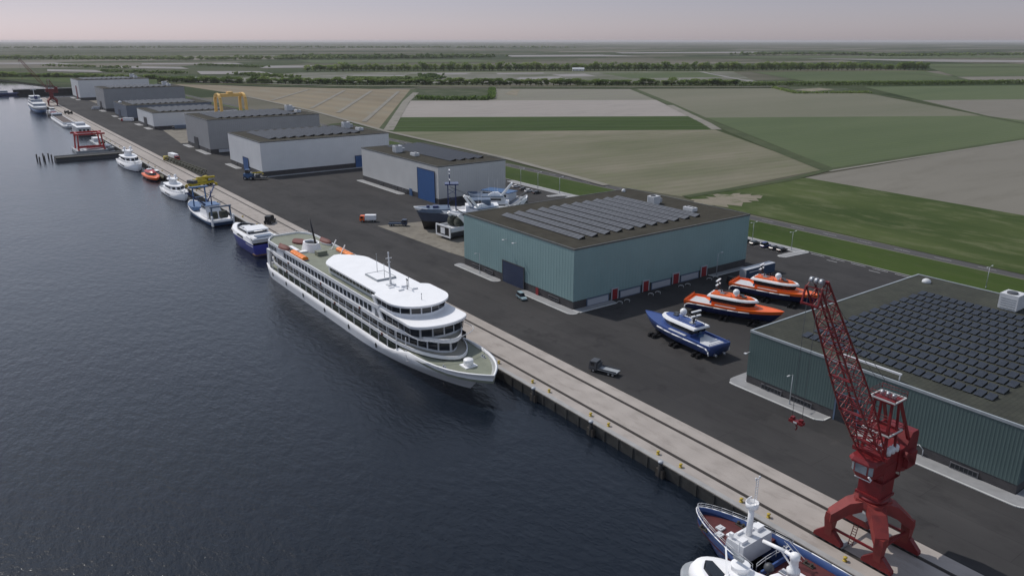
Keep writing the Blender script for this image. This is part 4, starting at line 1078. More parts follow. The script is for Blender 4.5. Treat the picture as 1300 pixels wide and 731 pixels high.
    rf = [(-5.7, -1.3), (-5.0, -2.1), (-1.7, -2.1), (-1.7, 2.1), (-5.0, 2.1), (-5.7, 1.3)]
    mb.loft([at_z(rf, 16.5), at_z(rf, 16.75), at_z([(x * .92 - .2, y * .85) for x, y in rf], 17.25)], smooth=False)
    cab = mb.build('cab', 'crane_red', t)
    def pane(a, b, z0, z1, off=.05):
        a = Vector(a); b = Vector(b); d = (b - a).normalized(); n = Vector((d.y, -d.x))
        mb = MB(); A_ = a + d * .12; B_ = b - d * .12
        mb.loft([[(*(A_ - n * .02), z0), (*(B_ - n * .02), z0), (*(B_ - n * .02), z1), (*(A_ - n * .02), z1)], [(*(A_ + n * off), z0), (*(B_ + n * off), z0), (*(B_ + n * off), z1), (*(A_ + n * off), z1)]], smooth=False)
        return mb.build('window', 'cab_glass', cab)
    for a, b in ((pl[5], pl[0]), (pl[0], pl[1]), (pl[4], pl[5])): pane(a, b, 14.85, 16.35)
    pane((pl[5][0], 1.0), (pl[0][0], 0.03), 14.85, 16.35, .06).scale = (1, 1, 1)
    mb = MB(); mb.bar((-4.4, -1.2, 13.6), (-4.4, 1.2, 13.6), .12); mb.bar((-4.4, -1.2, 13.6), (-3.4, -1.2, 14.0), .1); mb.bar((-5.4, -1.4, 14.9), (-5.0, -1.6, 14.3), .25); mb.build('bracket', 'off_white', cab)
    # A-frame above with two platforms
    mb = MB()
    for sy in (-1, 1):
        mb.bar((-2.6, sy * 1.7, 17.1), (-1.7, sy * 1.25, 25.6), .42, .42, .32, .32); mb.bar((.4, sy * 1.25, 25.6), (4.4, sy * 1.7, 17.6), .36, .36, .4, .4)
        mb.bar((.6, sy * 1.6, 17.0), (.2, sy * 1.25, 25.6), .3)
        mb.bar((-2.2, sy * 1.5, 20.6), (3.0, sy * 1.5, 20.4), .26)
    for x, z in ((-1.75, 25.4), (.3, 25.4), (-2.15, 21), (.5, 21), (-2.4, 18.4)): mb.bar((x, -1.5, z), (x, 1.5, z), .26)
    for z in range(18, 25): mb.bar((-2.45 + .1 * (z - 17), .5, z + .3), (-2.45 + .1 * (z - 17), 1.1, z + .3), .08)
    mb.build('a_frame', 'crane_red', t)
    for z, x0, x1, y in ((20.6, -2.9, 1.0, 2.1), (25.6, -2.3, 1.0, 1.9)):
        p = MB().box(x0, x1, -y, y, z, z + .12).build('platform', 'crane_red', t)
        mb = MB()
        for b in ((x0, x0 + .16, -y, y), (x1 - .16, x1, -y, y), (x0 + .16, x1 - .16, -y, -y + .16), (x0 + .16, x1 - .16, y - .16, y)): mb.box(*b, z + .13, z + .34)
        mb.build('toe_board', 'kerb_white', p)
        mb = MB(); railing(mb, [(x0, -y, z + .3), (x0, y, z + .3), (x1, y, z + .3), (x1, -y, z + .3), (x0, -y, z + .3)], 1.0, .045); mb.build('railing', 'crane_red', p)
    for y in (-.9, 0, .9):
        mb = MB(); mb.cyl((0, -.22, 0), (0, .22, 0), .4, n=16); o = mb.build('sheave', 'metal', t); o.location = (-.7, y, 26.25)
    mb = MB()
    for i in range(5): mb.lathe_at((-1.2 + (i % 3) * 1.1, -1.5 + (i // 3) * 1.2, 17.2), [(.5, 0), (.5, .8), (.3, 1.0), (.02, 1.05)], 10)
    mb.build('winch_gear', 'off_white', t)
    # lattice boom, luffed up over the water
    A0 = Vector((-3.1, 0, 17.6)); A1 = Vector((-22.8, 0, 47.2)); d = (A1 - A0).normalized(); up = Vector((d.z, 0, -d.x)) * 1.0
    L = (A1 - A0).length; mb = MB(); N = 19
    def cs(u):
        w = 2.1 + (1.0 - 2.1) * u; th = .28 + 1.0 * min(1, u / .3) - .55 * max(0, (u - .45) / .55)
        p = A0 + d * (L * u)
        return [p + Vector((0, s * w, 0)) + up * (q * th) for s, q in ((-1, -1), (1, -1), (1, 1), (-1, 1))]
    for i in range(N):
        a = cs(i / N); b = cs((i + 1) / N)
        for k in range(4): mb.bar(a[k], b[k], .19)
        for k in range(4):
            j = (k + 1) % 4; mb.bar(b[k], b[j], .1)
            mb.bar(a[k] if i % 2 else a[j], b[j] if i % 2 else b[k], .09)
        if i in (2, 6, 10): mb.bar(a[0], a[2], .12); mb.box(a[0].x - .35, a[0].x + .35, a[0].y, a[1].y, a[0].z - .05, a[0].z + .02)
    mb.bar(A0 + Vector((0, -2.7, -.2)), A0 + Vector((0, 2.7, -.2)), .7, .6)
    for sy in (-1, 1): mb.bar(A1 + Vector((0, sy * 1.1, 0)) - up * .6, A1 + Vector((0, sy * 1.1, 0)) - up * .4 + Vector((-.8, 0, -2.4)), .2)
    mb.bar(A1 + Vector((-.8, -1.2, -2.2)) - up * .4, A1 + Vector((-.8, 1.2, -2.2)) - up * .4, .2); mb.bar(A1 + Vector((0, -1.25, 0)) + up * .5, A1 + Vector((0, 1.25, 0)) + up * .5, .3)
    bm = mb.build('boom', 'crane_red', t)
    for y in (-.65, 0, .65):
        mb = MB(); mb.cyl((0, -.24, 0), (0, .24, 0), .38, n=16); o = mb.build('sheave', 'metal', bm); o.location = A1 + Vector((-.1, y, .35))
    mb = MB()
    for y in (-.7, .7):
        mb.cyl(A1 + Vector((0, y, .3)), Vector((-.7, y, 26.6)), .03, n=5)
        mb.cyl(A1 + Vector((-.6, y, 0)), Vector((-23.4, y, 29.5)), .03, n=5)
    mb.build('rope', 'dark_grey', t)
    mb = MB(); mb.box(-.5, .5, -1.15, 1.15, 0, .5); mb.box(-.35, .35, -.95, -.45, .5, 1.0); mb.box(-.35, .35, .45, .95, .5, 1.0); mb.tube([(0, 0, 0), (0, 0, -.6), (.35, 0, -.9), (.25, 0, -1.3), (-.15, 0, -1.3)], .12, 6)
    hb = mb.build('hook_block', 'crane_red', t); hb.location = (-23.4, 0, 28.7); hb.scale = (.7, .85, .7)
    mb = MB(); mb.box(-.56, .56, -.3, .3, .12, .4); mb.build('plate', 'off_white', hb)
    return t
M['cab_glass'] = mat('cab_glass', (.16, .19, .22), .12, var=.2)
c1 = crane()
c2 = copy_tree(c1, None, 'small red portal crane at the far end of the quay'); c2.scale = (1.15,) * 3; c2.location = (104, 1096, 0); c2.rotation_euler = (0, 0, R(-8))
# ------------------------------------------------------------------ crew boats standing on blocks in the yard
def lp(pl, k=1., dy=0., z=0.):
    zf = z if callable(z) else (lambda y: z)
    return [(p[0] * k, p[1] + dy, zf(p[1])) for p in pl]


def crew_boat(label, top, hullm, loc, rz, deckm='off_white'):
    t = thing('crew_boat', label, 'boat', loc, rz)
    k = dict(n=18, sb=.5, pb=2., qb=.8, ss=.1, sw=.94)
    sh = lambda y: 3.9 + (.0 if y < 12 else ((y - 12) / 15) ** 1.6 * .7)
    a = plan(.6, 23.8, 1.2, z=.75, **k); b = plan(.3, 25.0, 3.3, sb=.42, pb=1.8, qb=.9, n=18, ss=.1, sw=.94, z=1.5)
    c = plan(0, 26.9, 3.72, z=lambda y: 3.12 + (.0 if y < 12 else ((y - 12) / 15) ** 1.6 * .5), **k); d = plan(0, 27.5, 3.8, z=sh, **k)
    MB().loft([a, b, c], c1=False).build('hull', hullm, t)
    di = plan(.3, 27.1, 3.5, z=sh, **k); dd = plan(.3, 27.1, 3.5, z=lambda y: sh(y) - (.5 if y < 10 else .08), **k)
    mb = MB(); mb.loft([c, d, di, dd], c0=False, c1=True, smooth=False); mb.build('topside', top, t)
    # white rubbing strake that dips round the stern quarter
    mb = MB()
    pts = [(3.6, .3, 1.5), (3.65, .5, 2.5), (3.7, 1.4, 3.1), (3.76, 4, 3.2), (3.78, 9, 3.2), (3.78, 13, 3.22), (3.7, 16, 3.27), (3.45, 19, 3.4)]
    for s in (-1, 1): mb = MB(); mb.tube([(s * x, y, z) for x, y, z in pts], .17, 6); mb.build('rubbing_strake', 'white_paint', t)
    MB().box(-2.75, 2.75, 1.2, 8.6, 3.3, 3.5).build('aft_deck', deckm, t)
    mb = MB(); railing(mb, [(3.5, .4, 3.7), (-3.5, .4, 3.7)], .8, .06); mb.box(-3.6, 3.6, .1, .45, 2.9, 3.75); mb.build('stern_rail', top, t)
    for s in (-1, 1): MB().box(s * 3.0 - .35, s * 3.0 + .35, 9, 15, sh(9) - .2, sh(9) + .05).build('side_deck', 'off_white', t)
    q = dict(n=12, sb=.55, pb=2.2, qb=.6, ss=.05, sw=.95)
    w0 = plan(7.8, 21.4, 2.7, z=3.1, **q); w1 = plan(7.8, 20.2, 2.55, z=4.55, **q); MB().loft([w0, w1], smooth=False).build('cabin', top, t)
    g0 = plan(7.5, 19.2, 2.5, z=4.551, **q); g1 = plan(7.3, 20.0, 2.75, z=5.9, **q); MB().loft([g0, g1], smooth=False).build('window_band', 'glass', t)
    r0 = plan(6.4, 20.4, 2.95, z=5.91, **q); r1 = plan(6.5, 20.0, 2.75, z=6.35, **q)
    rf = MB().loft([r0, r1], smooth=False).build('roof', 'white_paint', t)
    mb = MB(); mb.loft([plan(6.9, 19.4, 1.7, z=6.36, **q), plan(7.4, 18.4, 1.35, z=6.85, **q)], smooth=False); mb.build('roof_crown', top, rf)
    for x, y in ((-.9, 9), (.8, 10.2), (-.3, 15.4), (.9, 16.5)): MB().box(x - .5, x + .5, y - .6, y + .6, 6.86, 7.15).build('roof_hatch', 'off_white' if y < 12 else 'dark_grey', rf)
    mb = MB(); mb.ball((1.0, 14.2, 8.0), .95, 14); mb.cyl((1.0, 14.2, 6.8), (1.0, 14.2, 7.3), .35); mb.build('radar_dome', 'white_paint', t)
    mb = MB(); mb.bar((-1.0, 8.6, 6.8), (-.5, 8.2, 10.2), .3, .3, .2, .2); mb.bar((-.4, 9.6, 6.8), (-.5, 8.3, 9.6), .2); mb.bar((-1.9, 8.4, 8.4), (.9, 8.4, 8.4), .18); mb.bar((-1.7, 8.3, 9.6), (.7, 8.3, 9.6), .16)
    ms = mb.build('mast', 'black_paint', t)
    for z in (8.75, 10.0): MB().box(-2.1, 1.1, 8.1, 8.55, z, z + .3).build('radar_bar', 'white_paint', ms)
    mb = MB()
    for s in (-1, 1): mb.tube([(s * 1.6, 7.2, 6.4), (s * 1.6, 7.2, 7.3), (s * 1.6, 13, 7.3), (s * 1.6, 13, 6.4)], .06, 5)
    mb.build('roof_rail', 'dark_grey', t)
    mb = MB(); mb.box(-.8, .8, 0, 1.0, 0, .8); mb.cyl((0, .5, .8), (0, .5, 1.5), .25); mb.build('deck_gear', 'steel_blue', t).location = (.4, 6.8, 3.35)
    for s in (-1, 1): mb = MB(); mb.cyl((s * 1.5, .4, 1.4), (s * 1.5, -.5, 1.3), .35, .3, 10); mb.build('water_jet', 'metal', t)
    return t


def blocks(t, ys, L=9.4):
    """black blocks laid across under the hull, in pairs; every block is loose"""
    for y in ys:
        for dy in (-.75, .75):
            mb = MB(); mb.box(-L / 2, L / 2, -.3, .3, 0, .5); mb.box(-L / 2 + .2, -L / 2 + 1.6, -.3, .3, .5, .95); mb.box(L / 2 - 1.6, L / 2 - .2, -.3, .3, .5, .95); mb.box(-1.3, 1.3, -.3, .3, .5, .72)
            o = mb.build('keel_block', 'black_paint'); m = Matrix.Rotation(t.rotation_euler.z, 3, 'Z')
            o.location = Vector(t.location) + m @ Vector((0, y + dy, 0)); o.rotation_euler = t.rotation_euler
            tag(o, 'black keel block on the asphalt under a crew boat', 'keel block', 'keel blocks under the crew boats')
M['boat_blue'] = mat('boat_blue', (.045, .085, .26), .35, var=.1)
b1 = crew_boat('blue crew boat with white roof edges, stern to the camera, on black blocks', 'boat_blue', 'navy_hull', (143.4, 110.6, .02), R(-4))
for ch in kids(b1):
    if ch.name.split('.')[0] == 'hull': ch.data.materials[0] = M['boat_blue']
b2 = crew_boat('orange crew boat nearer the blue boat, bow to the camera, on black blocks', 'orange_paint', 'navy_hull', (165.6, 140.6, .02), R(180 + 20))
b3 = crew_boat('orange crew boat beside the trailer, bow to the camera, on black blocks', 'orange_paint', 'navy_hull', (189.6, 143.5, .02), R(180 + 15))
for b in (b1, b2, b3): blocks(b, (4, 12, 20))

# ------------------------------------------------------------------ motor yachts at the quay
def yacht(label, loc, rz, s=1.):
    t = thing('motor_yacht', label, 'yacht', loc, rz); t.scale = (s, s, s)
    k = dict(n=16, sb=.45, pb=2., qb=.75, ss=.1, sw=.9)
    sh = lambda y: 3.0 + (0 if y < 14 else ((y - 14) / 24) * 1.2)
    MB().loft([plan(1, 34, 3.4, z=-1, **k), plan(0, 35.5, 4.2, z=.25, **k)], c1=False).build('boot_top', 'navy_hull', t)
    mb = MB(); mb.loft([plan(0, 35.5, 4.2, z=.25, **k), plan(0, 38, 4.75, z=sh, **k), plan(.3, 37.4, 4.5, z=sh, **k), plan(.3, 37.4, 4.5, z=lambda y: sh(y) - .7, **k)], c0=False); h = mb.build('hull', 'white_paint', t)
    for s_ in (-1, 1):
        for y in (13.5, 16.5, 19.5): mb = MB(); mb.loft([[(s_ * 4.62, y, 1.5), (s_ * 4.62, y + 2.6, 1.55), (s_ * 4.72, y + 2.4, 2.2), (s_ * 4.7, y + .2, 2.15)], [(s_ * 4.4, y, 1.5), (s_ * 4.4, y + 2.6, 1.55), (s_ * 4.4, y + 2.4, 2.2), (s_ * 4.4, y + .2, 2.15)]], smooth=False); mb.build('window', 'glass', h)
    q = dict(n=12, sb=.5, pb=2., qb=.6, ss=.1, sw=.9)
    MB().loft([plan(5, 31, 3.9, z=2.5, **q), plan(5, 29.5, 3.9, z=4.2, **q)], smooth=False).build('saloon', 'white_paint', t)
    MB().loft([plan(8, 24.6, 3.5, z=4.201, **q), plan(8, 23.4, 3.2, z=5.6, **q)], smooth=False).build('wheelhouse', 'white_paint', t)
    for x in (-2.1, 0, 2.1): MB().loft([[(x - .75, 24.0 - abs(x) * .55, 4.5), (x + .75, 24.0 - abs(x) * .55, 4.5), (x + .7, 23.65 - abs(x) * .6, 5.4), (x - .7, 23.65 - abs(x) * .6, 5.4)], [(x - .75, 25.2 - abs(x) * .75, 4.5), (x + .75, 25.2 - abs(x) * .75, 4.5), (x + .7, 24.3 - abs(x) * .75, 5.4), (x - .7, 24.3 - abs(x) * .75, 5.4)]], smooth=False).build('window', 'glass', t)
    for s_ in (-1, 1):
        for y in (11, 14.2, 17.4): mb = MB(); mb.box(s_ * 3.42 - .12, s_ * 3.42 + .12, y, y + 2.6, 4.5, 5.35); mb.build('window', 'glass', t)
    MB().prism(xy(plan(6.5, 24.2, 3.8, **q)), 5.6, 5.95).build('roof', 'white_paint', t)
    mb = MB(); mb.prism(xy(plan(10.5, 16.5, 2.0, n=8, sb=.5, ss=.3, sw=.7)), 5.95, 8.2, top=xy(plan(11, 15.6, 1.5, n=8, sb=.5, ss=.3, sw=.7))); mb.prism(xy(plan(10.2, 17.2, 2.6, n=8, sb=.5, ss=.3, sw=.7)), 8.2, 8.7); mb.build('mast_arch', 'white_paint', t)
    for s_ in (-1, 1): mb = MB(); mb.cyl((s_ * 1.5, 13.5, 8.7), (s_ * 1.5, 13.5, 9.3), .3); mb.ball((s_ * 1.5, 13.5, 9.9), .8, 12); mb.build('radar_dome', 'white_paint', t)
    mb = MB(); mb.box(-.5, .5, 26, 31, 3.9, 4.32); mb.build('foredeck_walk', 'grey_paint', t)
    mb = MB(); railing(mb, [(x * .97, y, sh(y) - .02) for x, y, z in plan(.2, 37.6, 4.62, **k) if y > 22], .8, .05); mb.build('railing', 'off_white', t)
    return t
yacht('white motor yacht between the red pilot boat and the blue trawler', (88.6, 440, WL), PI, 1.0)
yacht('white motor yacht beside the pier, behind the red pilot boat', (88.4, 560, WL), PI, 1.2)

# orange pilot boat between the yachts
t = thing('pilot_boat', 'orange and red pilot boat between the two white yachts', 'boat', (89.8, 497, WL), PI)
k = dict(n=14, sb=.45, pb=2., qb=.75, ss=.1, sw=.9)
MB().loft([plan(.5, 21, 2.6, z=-.5, **k), plan(0, 23, 3.3, z=.7, **k)], c1=False).build('lower_hull', 'navy_hull', t)
mb = MB(); mb.loft([plan(0, 23, 3.3, z=.7, **k), plan(-.2, 25, 3.9, z=2.2, **k), plan(.5, 23.6, 3.2, z=2.5, **k)], c0=False); mb.build('hull', 'orange_paint', t)
MB().loft([plan(4, 17, 2.5, z=2.5, **k), plan(4.5, 15, 2.3, z=4, **k)], smooth=False).build('cabin', 'glass', t)
MB().loft([plan(3.6, 16, 2.7, z=4.001, **k), plan(4.5, 14, 2.0, z=4.7, **k)], smooth=False).build('roof', 'signal_red', t)
MB().box(-1.3, 1.3, 5, 8, 4.6, 5.3).build('roof_box', 'white_paint', t)
mb = MB(); mb.cyl((0, 6, 5), (0, 5.5, 8.5), .12); mb.bar((-1, 5.7, 7), (1, 5.7, 7), .14); mb.build('mast', 'off_white', t)
# dark green workboat hidden behind the pilot boat
t = thing('work_boat', 'dark green and black launch squeezed between the pilot boat and the quay', 'boat', (94.2, 500, WL), PI)
MB().loft([plan(0, 22, 1.2, z=-.5, **k), plan(0, 24, 1.5, z=1.9, **k), plan(.5, 23, 1.3, z=1.6, **k)]).build('hull', 'olive_paint', t)
MB().box(-1, 1, 4, 9, 1.6, 3.6).build('cabin', 'white_paint', t); MB().box(-1.03, 1.03, 4.6, 9.03, 2.6, 3.3).build('window_band', 'glass', t)

# ------------------------------------------------------------------ trawlers
def trawler(label, loc, rz, hm, wm, top, L=44, B=5.2, boom=True, keel=-1.5):
    t = thing('trawler', label, 'fishing boat', loc, rz)
    k = dict(n=18, sb=.55, pb=2., qb=.7, ss=.12, sw=.85)
    sh = lambda y: 2.4 + 1.9 * max(0, (y / L - .3) / .7) ** 1.7 + .5 * max(0, (.2 - y / L) / .2)
    MB().loft([plan(L * .06, L * .9, B * .35, z=keel, **k), plan(L * .02, L * .95, B * .9, z=.3, **k)], c1=False).build('lower_hull', wm, t)
    MB().loft([plan(L * .02, L * .95, B * .9, z=.3, **k), plan(0, L * .985, B * .97, z=lambda y: sh(y) - 1.0, **k)], c0=False, c1=False).build('hull', hm, t)
    MB().loft([plan(0, L * .985, B * .97, z=lambda y: sh(y) - 1.0, **k), plan(0, L, B, z=sh, **k), plan(.3, L - .6, B - .3, z=sh, **k), plan(.3, L - .6, B - .3, z=lambda y: sh(y) - 1.0, **k)], c0=False).build('bulwark', 'white_paint', t)
    mb = MB(); mb.prism([(p[0] * .9, p[1]) for p in plan(L * .62, L * .97, B * .9, n=10, sb=.3, pb=2, qb=.7)], 2.4, 3.9); mb.build('foredeck', top, t)
    MB().box(-B * .62, B * .62, L * .24, L * .46, 1.8, 4.6).build('deck_house', 'white_paint', t)
    MB().loft([[(-B * .6, L * .27, 4.6), (B * .6, L * .27, 4.6), (B * .6, L * .43, 4.6), (-B * .6, L * .43, 4.6)], [(-B * .56, L * .28, 7.1), (B * .56, L * .28, 7.1), (B * .56, L * .42, 7.1), (-B * .56, L * .42, 7.1)]], smooth=False).build('wheelhouse', 'white_paint', t)
    for s_ in (-1, 1):
        for i in range(3): MB().box(s_ * B * .585 - .1, s_ * B * .585 + .1, L * .29 + i * L * .045, L * .29 + i * L * .045 + 1.4, 5.6, 6.6).build('window', 'glass', t)
    for x in (-1.9, -.65, .65, 1.9): MB().box(x - .5, x + .5, L * .423, L * .434, 5.6, 6.6).build('window', 'glass', t)
    MB().box(-B * .64, B * .64, L * .26, L * .445, 7.1, 7.35).build('roof', top, t)
    mb = MB()
    for s_ in (-1, 1): mb.bar((s_ * B * .55, L * .68, 2), (s_ * B * .5, L * .68, 12.4), .55)
    mb.box(-B * .78, B * .78, L * .66, L * .70, 12.4, 12.95); mb.bar((-B * .5, L * .68, 8), (B * .5, L * .68, 8), .3); mb.build('gantry', 'slate_blue' if top != 'steel_blue' else 'steel_blue', t)
    mb = MB(); mb.cyl((0, L * .3, 7.3), (0, L * .3, 14), .3, .16); mb.bar((-1.6, L * .3, 11), (1.6, L * .3, 11), .2); mb.bar((-1.1, L * .3, 12.6), (1.1, L * .3, 12.6), .16); mb.build('mast', 'navy_hull', t)
    mb = MB()
    for s_ in (-1, 1): mb.bar((s_ * B * .8, 2.2, 2), (s_ * B * .72, 2.0, 8.4), .6)
    mb.bar((-B * .85, 2.0, 8.4), (B * .85, 2.0, 8.4), .7, .6); mb.build('stern_gallows', 'slate_blue', t)
    for s_ in (-1, 1): mb = MB(); mb.cyl((s_ * 2.2 - 1.5, 6, 4.0), (s_ * 2.2 + 1.5, 6, 4.0), 1.7, n=14); mb.build('net_drum', 'net', t)
    for s_ in (-1, 1): MB().box(s_ * B * .84 - .3, s_ * B * .84 + .3, -.15, 1.4, .3, 4.6).build('stern_post', 'white_paint', t)
    if boom:
        for s_, a, b in ((1, (B * .4, L * .66, 4), (B * 2.3, L * 1.05, 9.5)), (-1, (-B * .4, L * .34, 7), (-B * 2.2, L * .14, 15))):
            mb = MB(); mb.cyl(a, b, .45, .32, 7); mb.bar((b[0] - .9, b[1], b[2]), (b[0] + .9, b[1], b[2]), .5); mb.build('boom', 'navy_hull', t)
    return t
trawler('white and blue trawler with gantry and net drums moored ahead of the purple yacht', (88.6, 338, WL), R(2), 'steel_blue', 'navy_hull', 'steel_blue', 47, 5.4)
# dry trawlers on the concrete pad, shown with keel and dark bottom
def dry_trawler():
    t = thing('trawler', 'navy blue trawler with black bottom and tall mast on the concrete pad', 'fishing boat', (183.6, 255.6, 2.6), R(61))
    L, B = 40, 5.0
    k = dict(n=18, sb=.55, pb=2., qb=.7, ss=.12, sw=.85)
    sh = lambda y: 5.4 + 1.8 * max(0, (y / L - .3) / .7) ** 1.7
    MB().loft([plan(2, L * .90, .9, z=-2.5, **k), plan(1.4, L * .91, B * .6, z=-.6, **k), plan(1, L * .925, B * .92, z=1.2, **k)], c1=False).build('lower_hull', 'black_paint', t)
    MB().loft([plan(1, L * .925, B * .92, z=1.2, **k), plan(.2, L * .975, B * .98, z=lambda y: sh(y) - 1.3, **k)], c0=False, c1=False).build('hull', 'navy_side', t)
    MB().loft([plan(.2, L * .975, B * .98, z=lambda y: sh(y) - 1.3, **k), plan(0, L, B, z=sh, **k), plan(.3, L - .6, B - .3, z=sh, **k), plan(.3, L - .6, B - .3, z=lambda y: sh(y) - 1.1, **k)], c0=False).build('bulwark', 'white_paint', t)
    mb = MB(); mb.prism([(p[0], p[1]) for p in plan(L * .62, L * .965, B * .9, n=10, sb=.3, pb=2, qb=.7)], 5.0, 6.6); mb.build('foredeck', 'slate_blue', t)
    mb = MB(); mb.box(-1.4, 1.4, L * .74, L * .8, 6.6, 7.4); mb.cyl((0, L * .85, 6.6), (0, L * .85, 7.5), .7); mb.build('anchor_winch', 'navy_hull', t)
    mb = MB()
    for x, y in ((-1.3, L * .64), (1.3, L * .64), (-1.3, L * .56), (1.3, L * .56)): mb.bar((x, y, 5), (x * .8, y, 16), .35)
    mb.box(-1.9, 3.1, L * .53, L * .67, 16, 16.5)
    for z in (9, 12): mb.bar((-1.2, L * .64, z), (1.2, L * .64, z), .2); mb.bar((-1.2, L * .64, z), (-1.2, L * .56, z + 2), .15); mb.bar((1.2, L * .56, z), (1.2, L * .64, z + 2), .15)
    gm_ = mb.build('mast_frame', 'navy_hull', t)
    mb = MB(); mb.cyl((0, L * .62, 16.5), (0, L * .62, 22), .22, .12); mb.build('mast', 'navy_hull', gm_)
    for z, w in ((18.0, 2.4), (20.4, 1.2), (21.8, 1.6)): MB().box(-w, w, L * .62 - .2, L * .62 + .2, z, z + .3).build('radar_bar', 'white_paint', gm_)
    MB().box(-B * .7, B * .7, L * .12, L * .46, 4.4, 7.4).build('deck_house', 'white_paint', t)
    MB().box(-B * .55, B * .55, L * .2, L * .4, 7.4, 9.8).build('wheelhouse', 'slate_blue', t)
    MB().box(-B * .56, B * .56, L * .3, L * .405, 8.3, 9.4).build('window_band', 'glass', t)
    for s_ in (-1, 1): mb = MB(); mb.cyl((0, L * .62, 15), (s_ * 4, L * .2, 7.5), .05, n=4); mb.build('rope', 'dark_grey', t)
    return t
M['navy_side'] = mat('navy_side', (.03, .045, .085), .3, var=.15)
dry_trawler()

def dry_aft(label, name, loc, rz, L=34):
    """wide stern boat: white stern frame round a dark slipway, net drums, tall white gallows"""
    t = thing(name, label, 'fishing boat', loc, rz); k = dict(n=16, sb=.55, pb=2., qb=.7, ss=.05, sw=.95)
    B = 4.9
    MB().loft([plan(1, L * .9, 1.5, z=0, **k), plan(0, L * .95, B * .85, z=1.2, **k)], c1=False).build('lower_hull', 'black_paint', t)
    MB().loft([plan(0, L * .95, B * .85, z=1.2, **k), plan(0, L * .98, B * .98, z=3.2, **k)], c0=False, c1=False).build('hull', 'dark_grey', t)
    MB().loft([plan(0, L * .98, B * .98, z=3.2, **k), plan(0, L, B, z=5.0, **k), plan(.4, L - .6, B - .4, z=5.0, **k), plan(.4, L - .6, B - .4, z=4.0, **k)], c0=False).build('bulwark', 'off_white', t)
    mb = MB(); mb.box(-B, -B + .7, -.4, 0, 1.0, 5.6); mb.box(B - .7, B, -.4, 0, 1.0, 5.6); mb.box(-B + .7, B - .7, -.4, 0, 1, 1.7); mb.box(-B + .7, B - .7, -.4, 0, 5.0, 5.6); mb.build('stern_frame', 'white_paint', t)
    MB().box(-B + .7, B - .7, -.3, -.05, 1.7, 5.0).build('slipway', 'black_paint', t)
    MB().box(-1.4, 1.4, -.5, -.3, 2.2, 4.6).build('stern_gate', 'white_paint', t)
    for s_ in (-1, 1): mb = MB(); mb.cyl((s_ * 2.3 - 1.6, 6.5, 6.0), (s_ * 2.3 + 1.6, 6.5, 6.0), 2.0, n=16); mb.build('net_drum', 'net', t)
    mb = MB()
    for s_ in (-1, 1):
        mb.bar((s_ * B * .85, 9, 4.5), (s_ * B * .7, 5, 9.5), .7, 1.2); mb.bar((s_ * B * .85, 12.5, 4.5), (s_ * B * .7, 5.4, 9.5), .5, .8)
    mb.bar((-B * .7, 5, 9.5), (B * .7, 5, 9.5), .5); mb.build('gallows', 'white_paint', t)
    MB().box(-B * .8, B * .8, 13, 27, 4, 7.4).build('deck_house', 'white_paint', t)
    MB().box(-B * .82, B * .82, 14, 26.6, 5.8, 6.8).build('window_band', 'glass', t)
    MB().loft([[(-B * .7, 14.5, 7.41), (B * .7, 14.5, 7.41), (B * .7, 25.5, 7.41), (-B * .7, 25.5, 7.41)], [(-B * .6, 15.5, 10), (B * .6, 15.5, 10), (B * .6, 23.5, 10), (-B * .6, 23.5, 10)]], smooth=False).build('wheelhouse', 'off_white', t)
    MB().box(-B * .66, B * .66, 16, 24.8, 8.3, 9.3).build('window_band', 'glass', t)
    MB().box(-B * .68, B * .68, 15, 24.6, 10, 10.3).build('roof', 'slate_blue', t)
    mb = MB(); mb.loft([[(-1.2, 16, 10.3), (1.2, 16, 10.3), (1.2, 22, 10.3), (-1.2, 22, 10.3)], [(-.7, 17.5, 11.6), (.7, 17.5, 11.6), (.7, 20, 11.6), (-.7, 20, 11.6)]], smooth=False); mb.build('roof_box', 'white_paint', t)
    mb = MB()
    for s_ in (-1, 1): mb.bar((s_ * 2.4, 16, 10.2), (s_ * 1.6, 11.5, 15.6), .55, .9); 
    mb.bar((-1.7, 11.5, 15.6), (1.7, 11.5, 15.6), .4); mb.build('derrick', 'white_paint', t)
    mb = MB(); mb.bar((0, 12.5, 7), (3.2, 4, 12), .35); mb.build('boom', 'dark_grey', t)
    for x, y in ((-2, 19), (2.2, 22), (1.5, 18)): mb = MB(); mb.cyl((x, y, 10.3), (x, y, 17), .06, .03, 5); mb.build('antenna', 'off_white', t)
    return t
dry_aft('dark stern trawler with white stern frame on the pad, half behind the teal warehouse', 'trawler', (150.6, 254.4, .02), R(-86), 27)
dry_aft('white and grey trawler with tall white gallows in front of the light grey warehouse', 'trawler', (203, 261, .02), R(50))
t = thing('ferry_hull', 'grey and blue boat hull lying between the trawlers by the light grey wall', 'boat', (206, 276, 0), R(20))
MB().loft([plan(0, 30, 3, z=1, n=14), plan(0, 32, 5, z=6, n=14), plan(.4, 31.4, 4.6, z=6, n=14), plan(.4, 31.4, 4.6, z=5.2, n=14)]).build('hull', 'slate_blue', t)
MB().box(-3.6, 3.6, 6, 20, 5.2, 8.4).build('deck_house', 'off_white', t); MB().box(-3.7, 3.7, 7, 20.1, 6.6, 7.7).build('window_band', 'glass', t); MB().box(-3.9, 3.9, 5.4, 21, 8.4, 8.7).build('roof', 'steel_blue', t)
t = thing('cradle_frame', 'open steel frame with flat roof standing behind the white trawler', 'frame', (219, 252, 0), R(20))
mb = MB()
for x in (-3, 3):
    for y in (-4, 4): mb.bar((x, y, 0), (x, y, 8.5), .45)
mb.bar((-3, -4, 8.2), (3, -4, 8.2), .3); mb.bar((-3, 4, 8.2), (3, 4, 8.2), .3); mb.bar((-3, -4, 4), (-3, 4, 4), .25); mb.bar((3, -4, 4), (3, 4, 4), .25); mb.build('post', 'dark_grey', t)
